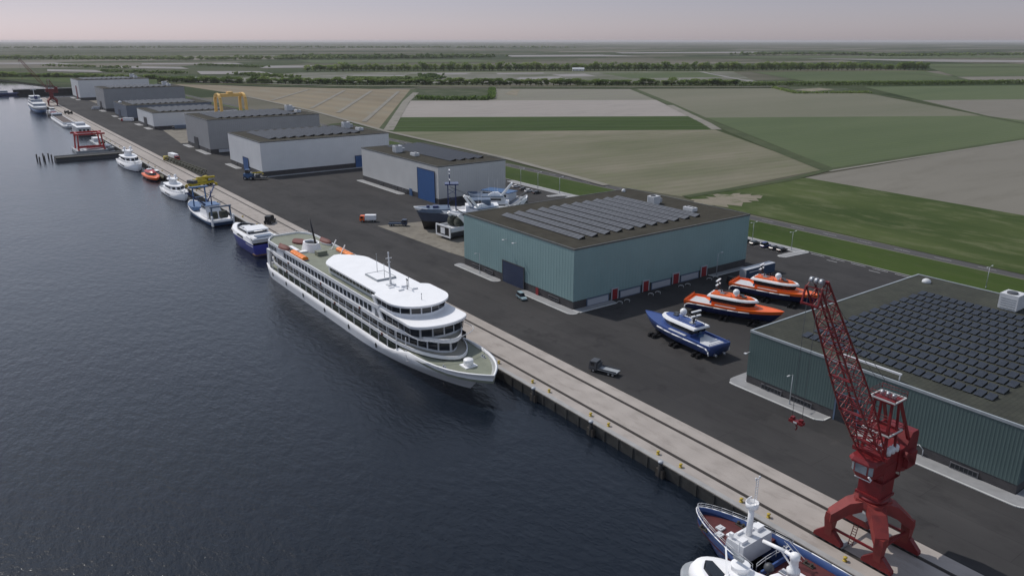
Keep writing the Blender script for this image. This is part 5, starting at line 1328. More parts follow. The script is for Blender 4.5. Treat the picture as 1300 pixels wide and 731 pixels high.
MB().box(-3.8, 3.8, -5, 5, 8.5, 9.1).build('roof', 'kerb_stone', t)

# ------------------------------------------------------------------ purple motor yacht, stern to the camera
t = thing('motor_yacht', 'purple hulled motor yacht with white top and open stern next to the cruise ship', 'yacht', (88.2, 279.5, WL), R(1.5))
k = dict(n=18, sb=.5, pb=2., qb=.75, ss=.06, sw=.96)
MB().loft([plan(.5, 31, 3.4, z=-1, **k), plan(0, 33, 4.6, z=.3, **k), plan(0, 36, 5.3, z=lambda y: 4.5 + .02 * y, **k)], c1=False).build('hull', 'purple_hull', t)
mb = MB(); pl = plan(3, 36, 5.3, z=lambda y: 4.5 + .02 * y, **k); p2 = plan(3.6, 34.6, 4.9, z=lambda y: 5.7 + .02 * y, **k); p3 = plan(7, 31, 4.1, z=6.6, **k)
mb.loft([pl, p2, p3], c0=False, smooth=False); top = mb.build('upper_hull', 'white_paint', t)
for s_ in (-1, 1):
    for y0, y1, z0, z1 in ((11, 19, 4.9, 5.7), (23.5, 27, 5.1, 5.8)):
        mb = MB(); mb.loft([[(s_ * (5.05), y0, z0), (s_ * 5.0, y1, z0 + .4), (s_ * 4.75, y1 - 1.5, z1 + .2), (s_ * 4.85, y0 + 1.2, z1)], [(s_ * 5.3 - s_ * (.0), y0, z0), (s_ * 5.24, y1, z0 + .4), (s_ * 5.06, y1 - 1.5, z1 + .2), (s_ * 5.14, y0 + 1.2, z1)]], smooth=False); mb.build('window', 'glass', top)
MB().prism(xy(plan(-.6, 3.2, 4.9, n=8, sb=.99, ss=.3, sw=.9)), .4, .8).build('swim_platform', 'teak', t)
MB().box(-4.3, 4.3, .1, 9, 1.6, 1.75).build('cockpit_floor', 'teak', t)
mb = MB(); mb.loft([[(-4.9, .4, 6.4), (4.9, .4, 6.4), (4.4, 9, 6.4), (-4.4, 9, 6.4)], [(-4.7, .8, 6.95), (4.7, .8, 6.95), (4.2, 9, 6.95), (-4.2, 9, 6.95)]], smooth=False); mb.build('aft_roof', 'white_paint', t)
mb = MB()
for s_ in (-1, 1): mb.loft([[(s_ * 5.2, 1, 3.6), (s_ * 5.2, 9, 3.7), (s_ * 4.8, 9, 3.7), (s_ * 4.8, 1, 3.6)], [(s_ * 4.9, 4.5, 6.5), (s_ * 4.8, 9, 6.5), (s_ * 4.4, 9, 6.5), (s_ * 4.5, 4.5, 6.5)]], smooth=False)
mb.build('side_wing', 'white_paint', t)
MB().box(-4.2, 4.2, 8.4, 8.7, 1.8, 6.3).build('saloon_door', 'glass', t)
mb = MB(); wallring(mb, plan(9, 28, 3.7, n=12), plan(9.3, 27.4, 3.4, n=12), 6.6, 7.5); mb.build('flybridge_screen', 'glass', t)
for x, y, a, b in ((-1.8, 14, 1.2, 2.4), (1.6, 18, 1.4, 2), (0, 22.5, 1.8, 1.2)): MB().box(x - a, x + a, y - b, y + b, 6.61, 7.2).build('seat', 'off_white', t)
mb = MB(); mb.loft([[(-4.2, 8.5, 8.0), (4.2, 8.5, 8.0), (3.6, 14, 8.7), (-3.6, 14, 8.7)], [(-4.1, 8.6, 8.35), (4.1, 8.6, 8.35), (3.5, 14, 9.0), (-3.5, 14, 9.0)]], smooth=False)
for s_ in (-1, 1): mb.bar((s_ * 3.9, 9.5, 6.5), (s_ * 3.7, 10.5, 8.3), .4, .9)
mb.build('hard_top', 'white_paint', t)
MB().box(-3.2, 3.2, 1.0, 4.5, 6.96, 7.3).build('tender_pad', 'slate_blue', t)

# ------------------------------------------------------------------ barges and ships at the far end
t = thing('cargo_barge', 'long grey barge with an open brown hold moored beyond the red frame', 'barge', (89.3, 936, WL), PI)
k = dict(n=16, sb=.86, pb=2, qb=.5, ss=.1, sw=.75)
MB().loft([plan(2, 112, 5.2, z=-1.5, **k), plan(0, 118, 5.9, z=2.4, **k), plan(.5, 117, 5.5, z=2.4, **k), plan(.5, 117, 5.5, z=2.0, **k)]).build('hull', 'off_white', t)
mb = MB()
for b in ((-4.6, -4.2, 20, 98), (4.2, 4.6, 20, 98), (-4.2, 4.2, 20, 20.4), (-4.2, 4.2, 97.6, 98)): mb.box(*b, 2.0, 4.2)
mb.build('hold_coaming', 'off_white', t)
MB().box(-4.2, 4.2, 20.4, 97.6, 2.01, 3.9).build('hold', 'brown_hold', t)
MB().box(-4.3, 4.3, 3, 16, 2.0, 5.6).build('deck_house', 'panel_light', t); MB().box(-4.35, 4.35, 5, 16.1, 3.8, 5).build('window_band', 'glass', t); MB().box(-4.6, 4.6, 2.6, 16.8, 5.6, 5.95).build('roof', 'slate_blue', t)
MB().box(-2.4, 2.4, 103, 109, 2.0, 3.4).build('fore_hatch', 'panel_light', t)
t = thing('cargo_ship', 'blue and white ship beside the far red crane', 'ship', (83.5, 1085, WL), PI)
k = dict(n=14, sb=.7, pb=2, qb=.6, ss=.1, sw=.8)
MB().loft([plan(2, 76, 5, z=-1, **k), plan(0, 82, 7, z=4.5, **k)]).build('hull', 'steel_blue', t)
MB().loft([plan(0, 82, 7, z=4.51, **k), plan(0, 83, 7.2, z=7.5, **k)]).build('bulwark', 'off_white', t)
for z, y0, y1, b in ((7.5, 6, 66, 6.2), (10.5, 8, 40, 5.6), (13.5, 10, 30, 5)):
    MB().box(-b, b, y0, y1, z, z + 2.9).build('deck_house', 'off_white', t); MB().box(-b - .06, b + .06, y0 + 2, y1 + .06, z + 1.2, z + 2.2).build('window_band', 'slate_blue', t)
mb = MB(); mb.cyl((0, 20, 16), (0, 20, 28), .4, .2); mb.bar((-3, 20, 23), (3, 20, 23), .4); mb.build('mast', 'off_white', t)
MB().box(-1.5, 1.5, 32, 37, 13.4, 17).build('funnel', 'navy_hull', t)
t = thing('tug_boat', 'black hulled tug with white wheelhouse and red deck gear by the far crane', 'boat', (90.6, 992, WL), PI)
MB().loft([plan(1, 32, 3.5, z=-1, n=14), plan(0, 37, 4.8, z=3.2, n=14), plan(.4, 36.2, 4.4, z=3.2, n=14), plan(.4, 36.2, 4.4, z=2.6, n=14)]).build('hull', 'black_paint', t)
MB().box(-3, 3, 9, 22, 2.6, 5.6).build('deck_house', 'white_paint', t); MB().box(-2.2, 2.2, 12, 19, 5.6, 8.2).build('wheelhouse', 'white_paint', t); MB().box(-2.26, 2.26, 12.4, 19.06, 6.6, 7.8).build('window_band', 'glass', t)
MB().box(-2.6, 2.6, 3, 7, 2.6, 5).build('winch', 'signal_red', t); MB().box(-2.6, 2.6, 23, 25, 2.6, 4.4).build('deck_gear', 'signal_red', t); MB().loft([plan(27, 36, 3.4, z=3.2, n=8), plan(28, 35, 2.8, z=3.9, n=8)]).build('foredeck', 'white_paint', t)
t = thing('house_boat', 'boxy pale houseboat moored behind the red lifting frame', 'boat', (90.3, 790, WL), PI)
MB().box(-5.2, 5.2, 0, 46, -1, 1.6).build('hull', 'dark_grey', t); MB().box(-5.0, 5.0, 8, 44, 1.6, 7.0).build('deck_house', 'off_white', t); MB().box(-5.3, 5.3, 7, 45, 7.0, 7.5).build('roof', 'white_paint', t)
MB().box(-3.5, 3.5, 14, 28, 7.5, 9.6).build('upper_house', 'panel_light', t)
for i in range(7): MB().box(4.95, 5.06, 11 + i * 4.6, 13.6 + i * 4.6, 3.4, 5.4).build('window', 'glass', t)
for i in range(3): MB().box(-3.8 + i * 3, -2 + i * 3, 43.95, 44.06, 3.4, 5.6).build('window', 'glass', t)
t = thing('work_barge', 'green and grey work barge between the quay and the red frame', 'barge', (91.2, 700, WL), PI)
MB().box(-4.4, 4.4, 0, 60, -1, 1.5).build('hull', 'grey_paint', t); MB().box(-3, 3, 4, 16, 1.5, 4.2).build('deck_house', 'off_white', t)
mb = MB(); mb.box(-2, 2, 30, 36, 1.5, 3.4); mb.build('winch', 'olive_paint', t); mb = MB(); mb.box(-3.4, 3.4, 40, 56, 1.5, 2.2); mb.build('deck_cargo', 'slate_blue', t)
t = thing('motor_vessel', 'blue grey vessel moored far off at the left edge', 'ship', (50, 1392, WL), R(-92))
MB().loft([plan(1, 36, 4, z=-1, n=14), plan(0, 40, 5, z=3.5, n=14)]).build('hull', 'navy_hull', t); MB().box(-3.6, 3.6, 6, 26, 3.5, 6.8).build('deck_house', 'off_white', t); MB().box(-3.66, 3.66, 7, 26.06, 5, 6.2).build('window_band', 'slate_blue', t)
mb = MB(); mb.cyl((0, 18, 6.8), (0, 18, 12), .25); mb.bar((-1.5, 18, 10), (1.5, 18, 10), .25); mb.build('mast', 'off_white', t)
# jetty that closes the basin, piles and pier by the red frame
t = thing('jetty', 'long dark jetty on piles closing the basin beyond the far crane', 'jetty', (125, 1408, 0))
MB().box(-42, 40, -5, 5, 3.6, 4.6).build('deck', 'dark_grey', t)
for i in range(17): MB().box(-41 + i * 5, -40 + i * 5, -4.6, 4.6, -5, 3.2).build('pile', 'rubber', t)
MB().box(-41, 39, -3.5, 3.5, -2.5, 3.6).build('wall', 'rubber', t)
mb = MB(); railing(mb, [(-42 + i * 8.2, -4.8, 5.0) for i in range(11)], 1.2, .1); mb.build('railing', 'dark_grey', t)
t = thing('pier', 'low dark concrete pier reaching from the quay into the water', 'pier', (96, 598, 0), R(2))
MB().box(-44, -.4, -4.2, 4.2, -.6, .35).build('deck', 'quay_stone', t); MB().box(-44.2, -.6, -4.5, 4.5, -4, -.6).build('wall', 'dark_grey', t)
MB().box(-44, -.4, 3.7, 4.2, .35, 1.0).build('parapet', 'kerb_stone', t)
pm = MB(); pm.cyl((0, 0, -5), (0, 0, 1.6), .45, n=10); pme = pm.data('mooring_pile', 'timber')
for x, y in ((42.6, 611), (42.9, 596), (46.6, 613), (46.2, 600), (49.6, 612), (50.6, 603)):
    o = inst('mooring_pile', pme, None, (x, y, 0)); tag(o, 'dark timber mooring pile off the end of the pier', 'mooring pile', 'mooring piles off the pier')
t = thing('lifting_frame', 'red steel lifting frame standing over the dock at the pier', 'gantry', (79.2, 641, -.6))
for sy in (-9, 9):
    for sx in (-8.4, 8.4):
        mb = MB(); mb.bar((sx, sy, 0), (sx * .9, sy * .9, 11), .95); mb.bar((sx, sy - 2.4, .6), (sx, sy + 2.4, .6), .9); mb.bar((sx, sy * .55, .6), (sx * .93, sy * .93, 7), .5); mb.build('leg', 'signal_red', t)
    mb = MB(); mb.bar((-10.2, sy * .9, 11.2), (10.2, sy * .9, 11.2), .9, 1.2); mb.build('cross_beam', 'signal_red', t)
for sx in (-7.6, 7.6): mb = MB(); mb.bar((sx, -8.2, 11.3), (sx, 8.2, 11.3), .7, .9); mb.build('top_beam', 'signal_red', t)
mb = MB(); mb.bar((-8.6, -9, 2.4), (8.6, -9, 2.4), .7, 1.6); mb.build('tie_beam', 'signal_red', t)
t = thing('dock_pontoon', 'grey pontoon floating under the red lifting frame', 'pontoon', (79.2, 641, WL))
MB().box(-10.5, 10.5, -12, 12, -.8, 1.62).build('hull', 'grey_paint', t); mb = MB(); railing(mb, [(-10.3, -11.8, 1.62), (-10.3, 11.8, 1.62)], 1.1, .08); mb.build('railing', 'off_white', t)
def small_launch(label, x, y, z, rz, m='white_paint', L=9.):
    t = thing('launch', label, 'boat', (x, y, z), rz); k = dict(n=10, sb=.4, ss=.1, sw=.85)
    MB().loft([plan(.3, L * .9, .8, z=0, **k), plan(0, L, 1.7, z=1.5, **k), plan(.3, L - .6, 1.4, z=1.5, **k), plan(.3, L - .6, 1.4, z=1.1, **k)]).build('hull', m, t)
    MB().loft([plan(L * .25, L * .7, 1.3, z=1.1, **k), plan(L * .3, L * .6, 1.1, z=2.6, **k)], smooth=False).build('cabin', 'off_white', t); MB().box(-1.2, 1.2, L * .36, L * .5, 1.75, 2.3).build('window_band', 'glass', t)
small_launch('white launch sitting on the pontoon under the red frame', 76, 634, -.65, R(-70), L=12)
small_launch('white covered launch lying at the foot of the pier', 87.6, 605, WL, R(-150), L=13)
small_launch('white launch in the water beyond the pier, under the frame', 84.6, 640, -.65, R(-85), 'off_white', 9)

# ------------------------------------------------------------------ the two vessels at the lower edge
t = thing('supply_ship', 'blue ship with red decks and white mast house moored beside the red crane', 'ship', (87.8, -1.4, WL), R(0))
k = dict(n=26, sb=.71, pb=2., qb=.66, ss=.06, sw=.9)
sh = lambda y: 4.0 if y < 56 else 4.0 + .5 * ((y - 56) / 15)
MB().loft([plan(2, 66, 3.6, z=-1.6, **k), plan(0, 67.5, 4.9, z=.2, **k), plan(0, 70.8, 5.4, z=sh, **k), plan(.2, 70.4, 5.15, z=sh, **k), plan(.2, 70.4, 5.15, z=2.6, **k)], c1=False).build('hull', 'blue_hull', t)
M_ = xy(plan(.2, 70.4, 5.12, **k))
MB().prism([p for p in M_ if p[1] > 57.5], 2.3, 3.5).build('foredeck', 'red_deck', t)
MB().prism([p for p in M_ if p[1] < 57.6], 2.0, 2.9).build('main_deck', 'red_deck', t)
mb = MB(); railing(mb, [(x * .985, y, sh(y)) for x, y, z in plan(.2, 70.6, 5.25, **k) if y > 54], .85, .045); mb.build('railing', 'off_white', t)
mb = MB(); mb.tube([(x * 1.005, y, sh(y) + .02) for x, y, z in plan(0, 70.8, 5.4, **k)], .09, 6); mb.build('gunwale', 'white_paint', t)
mb = MB(); mb.loft([[(-3.8, 58.6, 2.3), (3.3, 58.6, 2.3), (3.3, 62.2, 2.3), (-3.8, 62.2, 2.3)], [(-3.6, 58.8, 5.4), (3.2, 58.8, 5.4), (3.2, 61.9, 5.4), (-3.6, 61.9, 5.4)]], smooth=False); mh = mb.build('mast_house', 'off_white', t)
for x, y, a, b, h in ((-2.6, 59.8, .7, .5, .5), (2.1, 60.6, .8, .6, .6), (1.0, 61.2, .3, .5, .3), (-1.2, 61.4, .7, .15, .4), (-3.1, 61.5, .25, .25, .9)): MB().box(x - a, x + a, y - b, y + b, 5.4, 5.4 + h).build('deck_box', 'white_paint', mh)
mb = MB(); mb.cyl((0, 0, 0), (0, 0, 4.9), .5, .42, 14); ms = mb.build('mast', 'white_paint', t); ms.location = (-.3, 60.4, 5.4)
mb = MB(); mb.lathe([(.42, 4.6), (1.0, 5.0), (1.0, 5.8), (.9, 5.8), (.9, 5.15), (.02, 5.1)], n=16); mb.build('crow_nest', 'white_paint', ms)
mb = MB()
for dx in (-.25, .25): mb.bar((dx + .7, 0, 5.1), (dx + .7, 0, 9.6), .08)
for i in range(9): mb.bar((.45, 0, 5.5 + i * .46), (.95, 0, 5.5 + i * .46), .06); 
mb.bar((.1, 0, 9.5), (1.4, 0, 9.5), .1); mb.ball((.3, 0, 9.7), .18, 8); mb.ball((1.2, 0, 9.7), .18, 8); mb.build('lattice', 'off_white', ms)
mb = MB(); mb.bar((-.8, 0, 5.6), (-.8, 0, 6.9), .08); mb.bar((-1.3, 0, 6.9), (-.3, 0, 6.9), .12); mb.build('radar_bar', 'white_paint', ms)
for x, y, z, m in ((-1.9, 64.6, 3.5, 'off_white'), (-.4, 65.6, 3.5, 'off_white'), (-.5, 63.4, 3.5, 'white_paint'), (-.6, 53.6, 2.9, 'off_white'), (.5, 51.5, 2.9, 'white_paint'), (3.0, 48.6, 2.9, 'off_white')):
    mb = MB(); mb.box(-.62, .62, -.55, .55, 0, .28); mb.box(-.3, .3, -.25, .25, .28, .4); mb.build('hatch_cover', m, t).location = (x, y, z)
for x, y, z in ((-2.6, 67.0, 3.5), (2.9, 64.2, 3.5), (3.9, 52.5, 2.9), (3.9, 45.3, 2.9), (-3.9, 52, 2.9)):
    mb = MB(); mb.box(-.4, .4, -.85, .85, 0, .12); mb.cyl((0, -.5, .1), (0, -.5, .6), .2); mb.cyl((0, .5, .1), (0, .5, .6), .2); mb.build('bitts', 'timber', t).location = (x, y, z)
mb = MB(); mb.box(-3.9, 3.9, 55.1, 55.4, 2.35, 3.7); mb.build('breakwater', 'blue_hull', t)
mb = MB(); railing(mb, [(-3.4, 56.4, 2.9), (-1, 56.6, 2.9), (1.6, 56.6, 2.9), (3.8, 56.4, 2.9)], 1.2, .06); mb.build('railing', 'off_white', t)
mb = MB()
for x in (3.3, 4.1): mb.bar((x, 56.6, 4.2), (x, 53.4, 2.4), .1); mb.bar((x, 56.6, 5.0), (x, 53.4, 3.3), .06)
for i in range(7): mb.bar((3.3, 56.2 - i * .45, 4.0 - i * .26), (4.1, 56.2 - i * .45, 4.0 - i * .26), .14, .06)
mb.build('stairs', 'off_white', t)
# deck crane: stout turned column with a jib lying forward
mb = MB(); mb.lathe([(1.05, 0), (1.05, 1.0), (.75, 1.2), (.75, 2.0), (.95, 2.1), (.95, 2.7), (.62, 3.0), (.58, 4.3), (.7, 4.4), (.7, 5.2), (.3, 5.5), (.02, 5.5)], n=18); dc = mb.build('deck_crane', 'white_paint', t); dc.location = (-2.0, 51.4, 2.9)
mb = MB(); mb.tube([(0, 0, 4.6), (.1, 1.6, 4.7), (.5, 5.6, 3.9)], .3, 10); mb.bar((0, .6, 3.2), (.1, 2.4, 4.5), .18); mb.build('jib', 'white_paint', dc)
mb = MB(); mb.ball((0, 0, 2.0), .75, 14); mb.cyl((0, 0, 0), (0, 0, 1.4), .2); mb.build('float', 'dark_grey', t).location = (-3.7, 54.2, 2.9)
mb = MB(); mb.prism([(-2.8, 41), (3, 41), (3, 46.2), (1.4, 47.2), (-2.8, 47.2)], 2.35, 4.6); mb.build('deck_house', 'white_paint', t)
for x, y, a, b, z, h in ((-1.6, 45.4, .8, 1.1, 4.6, .8), (.4, 44.8, .7, 1.6, 4.6, .55), (2.0, 44.2, .7, .9, 4.6, 1.1), (3.6, 43.6, .5, .8, 2.35, 3.2)): MB().box(x - a, x + a, y - b, y + b, z, z + h).build('deck_box', 'off_white', t)
MB().box(-4, 4, 18, 40.8, 2.35, 6.2).build('deck_house', 'off_white', t)


t = thing('motor_yacht', 'white rounded yacht with grey hull at the lower edge, alongside the blue ship', 'yacht', (76.7, 16.6, WL), 0)
k = dict(n=24, sb=.72, pb=2.2, qb=.52, ss=.05, sw=.95)
MB().loft([plan(2, 40, 3.8, z=-1, **k), plan(0, 43.5, 5.4, z=.3, **k), plan(0, 45.2, 5.9, z=3.4, **k), plan(.2, 44.9, 5.6, z=3.6, **k)]).build('hull', 'grey_paint', t)
q = dict(n=24, sb=.7, pb=2.2, qb=.5, ss=.05, sw=.95)
mb = MB(); mb.loft([plan(1, 44.0, 5.0, z=3.55, **q), plan(1, 43.8, 5.15, z=4.6, **q), plan(1.2, 43.2, 4.95, z=5.5, **q), plan(1.8, 41.8, 4.2, z=5.95, **q)]); mb.build('upper_hull', 'deck_white', t)
mb = MB(); mb.loft([[(-3.4, 36.4, 5.9), (-1.6, 41.0, 5.7), (.2, 42.2, 5.6), (.9, 41.2, 5.7), (-1.0, 36.0, 5.95)], [(-3.0, 36.6, 6.55), (-1.4, 40.5, 6.3), (0, 41.6, 6.2), (.5, 40.9, 6.3), (-1.1, 36.3, 6.6)]], smooth=False); mb.build('windscreen', 'glass', t)
mb = MB(); mb.loft([plan(18, 38.4, 3.6, z=5.9, **q), plan(18, 37.4, 3.4, z=7.0, **q)]); mb.build('coach_roof', 'deck_white', t)
mb = MB(); mb.lathe([(1.25, 0), (1.25, .7), (1.35, .75), (1.35, .95), (1.2, 1.0), (.02, 1.02)], n=22); tw = mb.build('turret', 'deck_white', t); tw.location = (1.4, 36.8, 6.9)
mb = MB(); mb.box(-.25, .25, -.8, .8, 0, .5); mb.bar((0, 0, .3), (0, 1.4, .9), .25); mb.build('searchlight', 'grey_paint', tw).location = (-.2, .3, 1.6)
mb = MB(); mb.bar((-2.2, 36.0, 6.4), (2.6, 40.4, 8.0), .34, .34, .2, .2); mb.bar((-2.4, 36, 6.2), (-2.1, 36, 8.4), .12); mb.build('boarding_boom', 'deck_white', t)
mb = MB(); mb.cyl((3.2, 38.6, 6.2), (3.2, 38.6, 9.6), .16, .08, 8); mb.box(3.0, 3.4, 38.3, 38.9, 6, 6.6); mb.build('antenna', 'off_white', t)
mb = MB(); mb.loft([[(-3.2, 19, 7.0), (3.9, 19, 7.0), (3.9, 33.6, 7.0), (-3.2, 33.6, 7.0)], [(-3.0, 19, 8.2), (3.7, 19, 8.2), (3.7, 32.4, 8.2), (-3.0, 32.4, 8.2)]], smooth=False); mb.build('upper_roof', 'deck_white', t)
for i in range(6): MB().box(-5.2, -5.05, 8 + i * 4.5, 11 + i * 4.5, 4.5, 5.2).build('window', 'glass', t)
# ------------------------------------------------------------------ vehicles
def wheels(t, L, pos, x, r=.34, w=.24):
    for y in pos:
        for s_ in (-1, 1):
            mb = MB(); mb.cyl((-w / 2, 0, 0), (w / 2, 0, 0), r, n=14); o = mb.build('wheel', 'rubber', t); o.location = (s_ * x, y, r)
            mb = MB(); mb.cyl((-w / 2 - .015, 0, 0), (w / 2 + .015, 0, 0), r * .55, n=10); mb.build('rim', 'metal', o)


def car(label, m, loc, rz, L=4.5, van=False, group=None):
    t = thing('parked_car', label, 'car', loc, rz, group); w = .88
    y0, y1 = -L / 2, L / 2; zt = 1.95 if van else 1.46
    pr = [(y0, .35), (y1, .35), (y1 + .05, .62), (y1 - .2, .84), (y1 - 1.15, .98), (y0 + .2, 1.02), (y0 - .02, .8)]
    sec = lambda x, k=1.: [(x, y, z) for y, z in pr]
    mb = MB(); mb.loft([[(-w * .9, y * .98, z) for y, z in pr], sec(-w), sec(w), [(w * .9, y * .98, z) for y, z in pr]], smooth=False); mb.build('body', m, t)
    cab = [(y0 + .25, 1.0), (y1 - 1.1, .98), (y1 - 1.85, zt), (y0 + (.45 if van else .95), zt)]
    mb = MB(); mb.loft([[(s_ * .80, y, z) if z < 1.2 else (s_ * .66, y, z) for y, z in cab] for s_ in (-1, 1)], smooth=False); mb.build('window', 'glass', t)
    mb = MB(); mb.box(-.64, .64, y0 + (.4 if van else .9), y1 - 1.8, zt, zt + .05); mb.build('roof', m, t)
    wheels(t, L, (y0 + .85, y1 - .85), .78)
    for s_ in (-1, 1):
        MB().box(s_ * .62 - .2, s_ * .62 + .2, y1 - .12, y1 + .06, .62, .78).build('headlight', 'off_white', t)
        MB().box(s_ * .68 - .14, s_ * .68 + .14, y0 - .05, y0 + .05, .7, .9).build('tail_light', 'signal_red', t)
    return t
M['car_blue'] = mat('car_blue', (.04, .06, .22), .25, var=.03); M['car_grey'] = mat('car_grey', (.10, .105, .11), .25, var=.03)
M['car_silver'] = mat('car_silver', (.30, .40, .44), .25, var=.03); M['car_black'] = mat('car_black', (.02, .022, .025), .25, var=.03); M['car_green'] = mat('car_green', (.03, .05, .045), .25, var=.03)
M['trailer_blue'] = mat('trailer_blue', (.022, .06, .125), .45, var=.08); M['truck_white'] = M['white_paint']
car('pale blue hatchback driving past the navy door of the teal warehouse', 'car_silver', (131.4, 176.6, .02), R(168), 4.6, True)
for y, m, lab, van in ((180.6, 'car_black', 'black parked car farthest along the kerb strip, by the teal wall', 0), (176.2, 'car_green', 'dark green parked car second from the teal wall', 0), (171.2, 'car_blue', 'tall bright blue parked van among the dark cars', 1), (167.3, 'car_grey', 'grey parked car between the blue van and the blue car', 0), (163.9, 'car_black', 'dark parked car nearest the rounded kerb island', 0)):
    car(lab, m, (243.6, y, .02), R(-90), 4.7, bool(van), 'cars parked by the kerb island')
for x, y, m, lab in ((239.7, 327.5, 'white_paint', 'white parked car behind the light grey warehouse'), (238.3, 319.0, 'car_grey', 'grey parked car in the lot behind the white trawler'), (237.4, 313.2, 'white_paint', 'white parked car in the lot behind the white trawler'), (238, 307, 'car_black', 'black parked car in the lot behind the white trawler')):
    car(lab, m, (x, y, .02), R(-90), 4.8, False, 'cars in the lot behind the trawlers')
pavement_strip([(246.6, 160), (250.2, 158.6), (250.4, 345), (246.6, 345)], z=.13, wall=False)
pavement_strip([(236.8, 160.6), (236.2, 159.2), (236.9, 157.9), (249.6, 156.8), (250.3, 157.4), (250.2, 158.55), (246.6, 159.9)], z=.135, wall=False)
pavement_strip([(238, 296.5), (246.5, 294.0), (246.5, 298), (238.4, 299)], z=.135, wall=False)
mb = MB()
for i in range(9): mb.quad((240.6, 161.4 + i * 2.55, .028), (246.4, 161.4 + i * 2.55, .028), (246.4, 161.52 + i * 2.55, .028), (240.6, 161.52 + i * 2.55, .028))
structure('bay_marking', mb, M['paint_line'])

def lorry(name, label, loc, rz, cabm, bed, L=8.2, boxm=None, boxh=2.6, w=1.22, group=None):
    t = thing(name, label, 'truck', loc, rz, group); y1 = L / 2; y0 = -L / 2
    pr = [(y1 - 2.1, .55), (y1, .55), (y1 + .05, 1.5), (y1 - .25, 2.75), (y1 - 2.0, 2.75)]
    MB().loft([[(-w * .96, y, z) for y, z in pr], [(w * .96, y, z) for y, z in pr]], smooth=False).build('cab', cabm, t)
    MB().loft([[(x, y1 + .06, 1.55) for x in (-w * .85, w * .85)] + [(x, y1 - .15, 2.55) for x in (w * .8, -w * .8)], [(x, y1 + .0, 1.55) for x in (-w * .85, w * .85)] + [(x, y1 - .3, 2.55) for x in (w * .8, -w * .8)]], smooth=False).build('windscreen', 'glass', t)
    for s_ in (-1, 1): MB().box(s_ * w * .97 - .03, s_ * w * .97 + .03, y1 - 1.5, y1 - .45, 1.6, 2.45).build('window', 'glass', t)
    MB().box(-.5, .5, y0, y1 - .4, .6, .85).build('chassis', 'dark_grey', t)
    if boxm:
        MB().box(-w, w, y0, y1 - 2.3, .95, .95 + boxh).build('cargo_box', boxm, t)
    else:
        b = MB().box(-w, w, y0, y1 - 2.3, .9, 1.08).build('flatbed', bed, t)
        mb = MB(); mb.box(-w, w, y1 - 2.42, y1 - 2.3, 1.08, 2.3); mb.box(-w, -w + .06, y0, y1 - 2.5, 1.08, 1.4); mb.box(w - .06, w, y0, y1 - 2.5, 1.08, 1.4); mb.build('side_board', cabm, b)
    wheels(t, L, (y0 + .9, y0 + 2.0, y1 - 1.2), w - .16, .48, .3)
    return t
lorry('flatbed_truck', 'grey flatbed truck with raised cab visor standing alone on the asphalt', (114.9, 121.3, .02), R(21), 'dark_grey', 'grey_paint', 7.2)
lorry('flatbed_truck', 'dark blue flatbed truck beside the trawler pad', (146.2, 284.9, .04), R(54 + 180), 'navy_side', 'slate_blue', 8.0)
lorry('delivery_truck', 'orange van with a white box left of the trawler pad', (139.4, 299.6, .02), R(54), 'orange_paint', 'white_paint', 7.0, 'white_paint', 2.1)
lorry('delivery_truck', 'red and white truck by the edge of the apron behind the yellow crane', (115.4, 542, .02), R(185), 'signal_red', 'white_paint', 14, 'white_paint', 3.0, 1.5)
lorry('delivery_truck', 'red and white truck in front of the low white warehouse', (139.2, 832, .02), R(50), 'signal_red', 'white_paint', 12, 'white_paint', 2.8, 1.4)
lorry('delivery_truck', 'white box truck at the tall grey warehouse near the far end', (136.8, 1000, .02), R(50), 'white_paint', 'white_paint', 10, 'panel_light', 2.8, 1.4)
lorry('delivery_truck', 'dark lorry on the pad beside the low white warehouse', (164, 729, .02), R(80), 'dark_grey', 'dark_grey', 14, 'slate_blue', 3.2, 1.5)
# tractor unit with its long blue trailer at the last dock
t = thing('semi_trailer', 'long blue box trailer with its dark tractor at the end of the dock row', 'trailer', (207.6, 148.2, .02), R(90))
MB().box(-1.28, 1.28, -8.0, 7.2, 1.15, 4.1).build('cargo_box', 'trailer_blue', t); MB().box(-1.3, 1.3, -8.02, 7.22, 4.1, 4.2).build('roof', 'panel_light', t); MB().box(-1.3, 1.3, 7.2, 7.32, 1.1, 4.15).build('front_wall', 'panel_light', t)
MB().box(-1.31, -1.285, 0.5, 5.6, 2.9, 3.35).build('stripe', 'panel_light', t)
MB().box(-.6, .6, -7.6, 6, .75, 1.14).build('chassis', 'dark_grey', t); wheels(t, 15, (-6.6, -5.3, -4.0), 1.05, .5, .34)
for s_ in (-1, 1): MB().bar((s_ * .9, 3.6, 0.02), (s_ * .9, 3.6, 1.14), .16).build('landing_leg', 'metal', t)
lorry('tractor_unit', 'black tractor unit coupled to the long blue trailer', (196.6, 148.2, .02), R(90), 'black_paint', 'black_paint', 5.8)
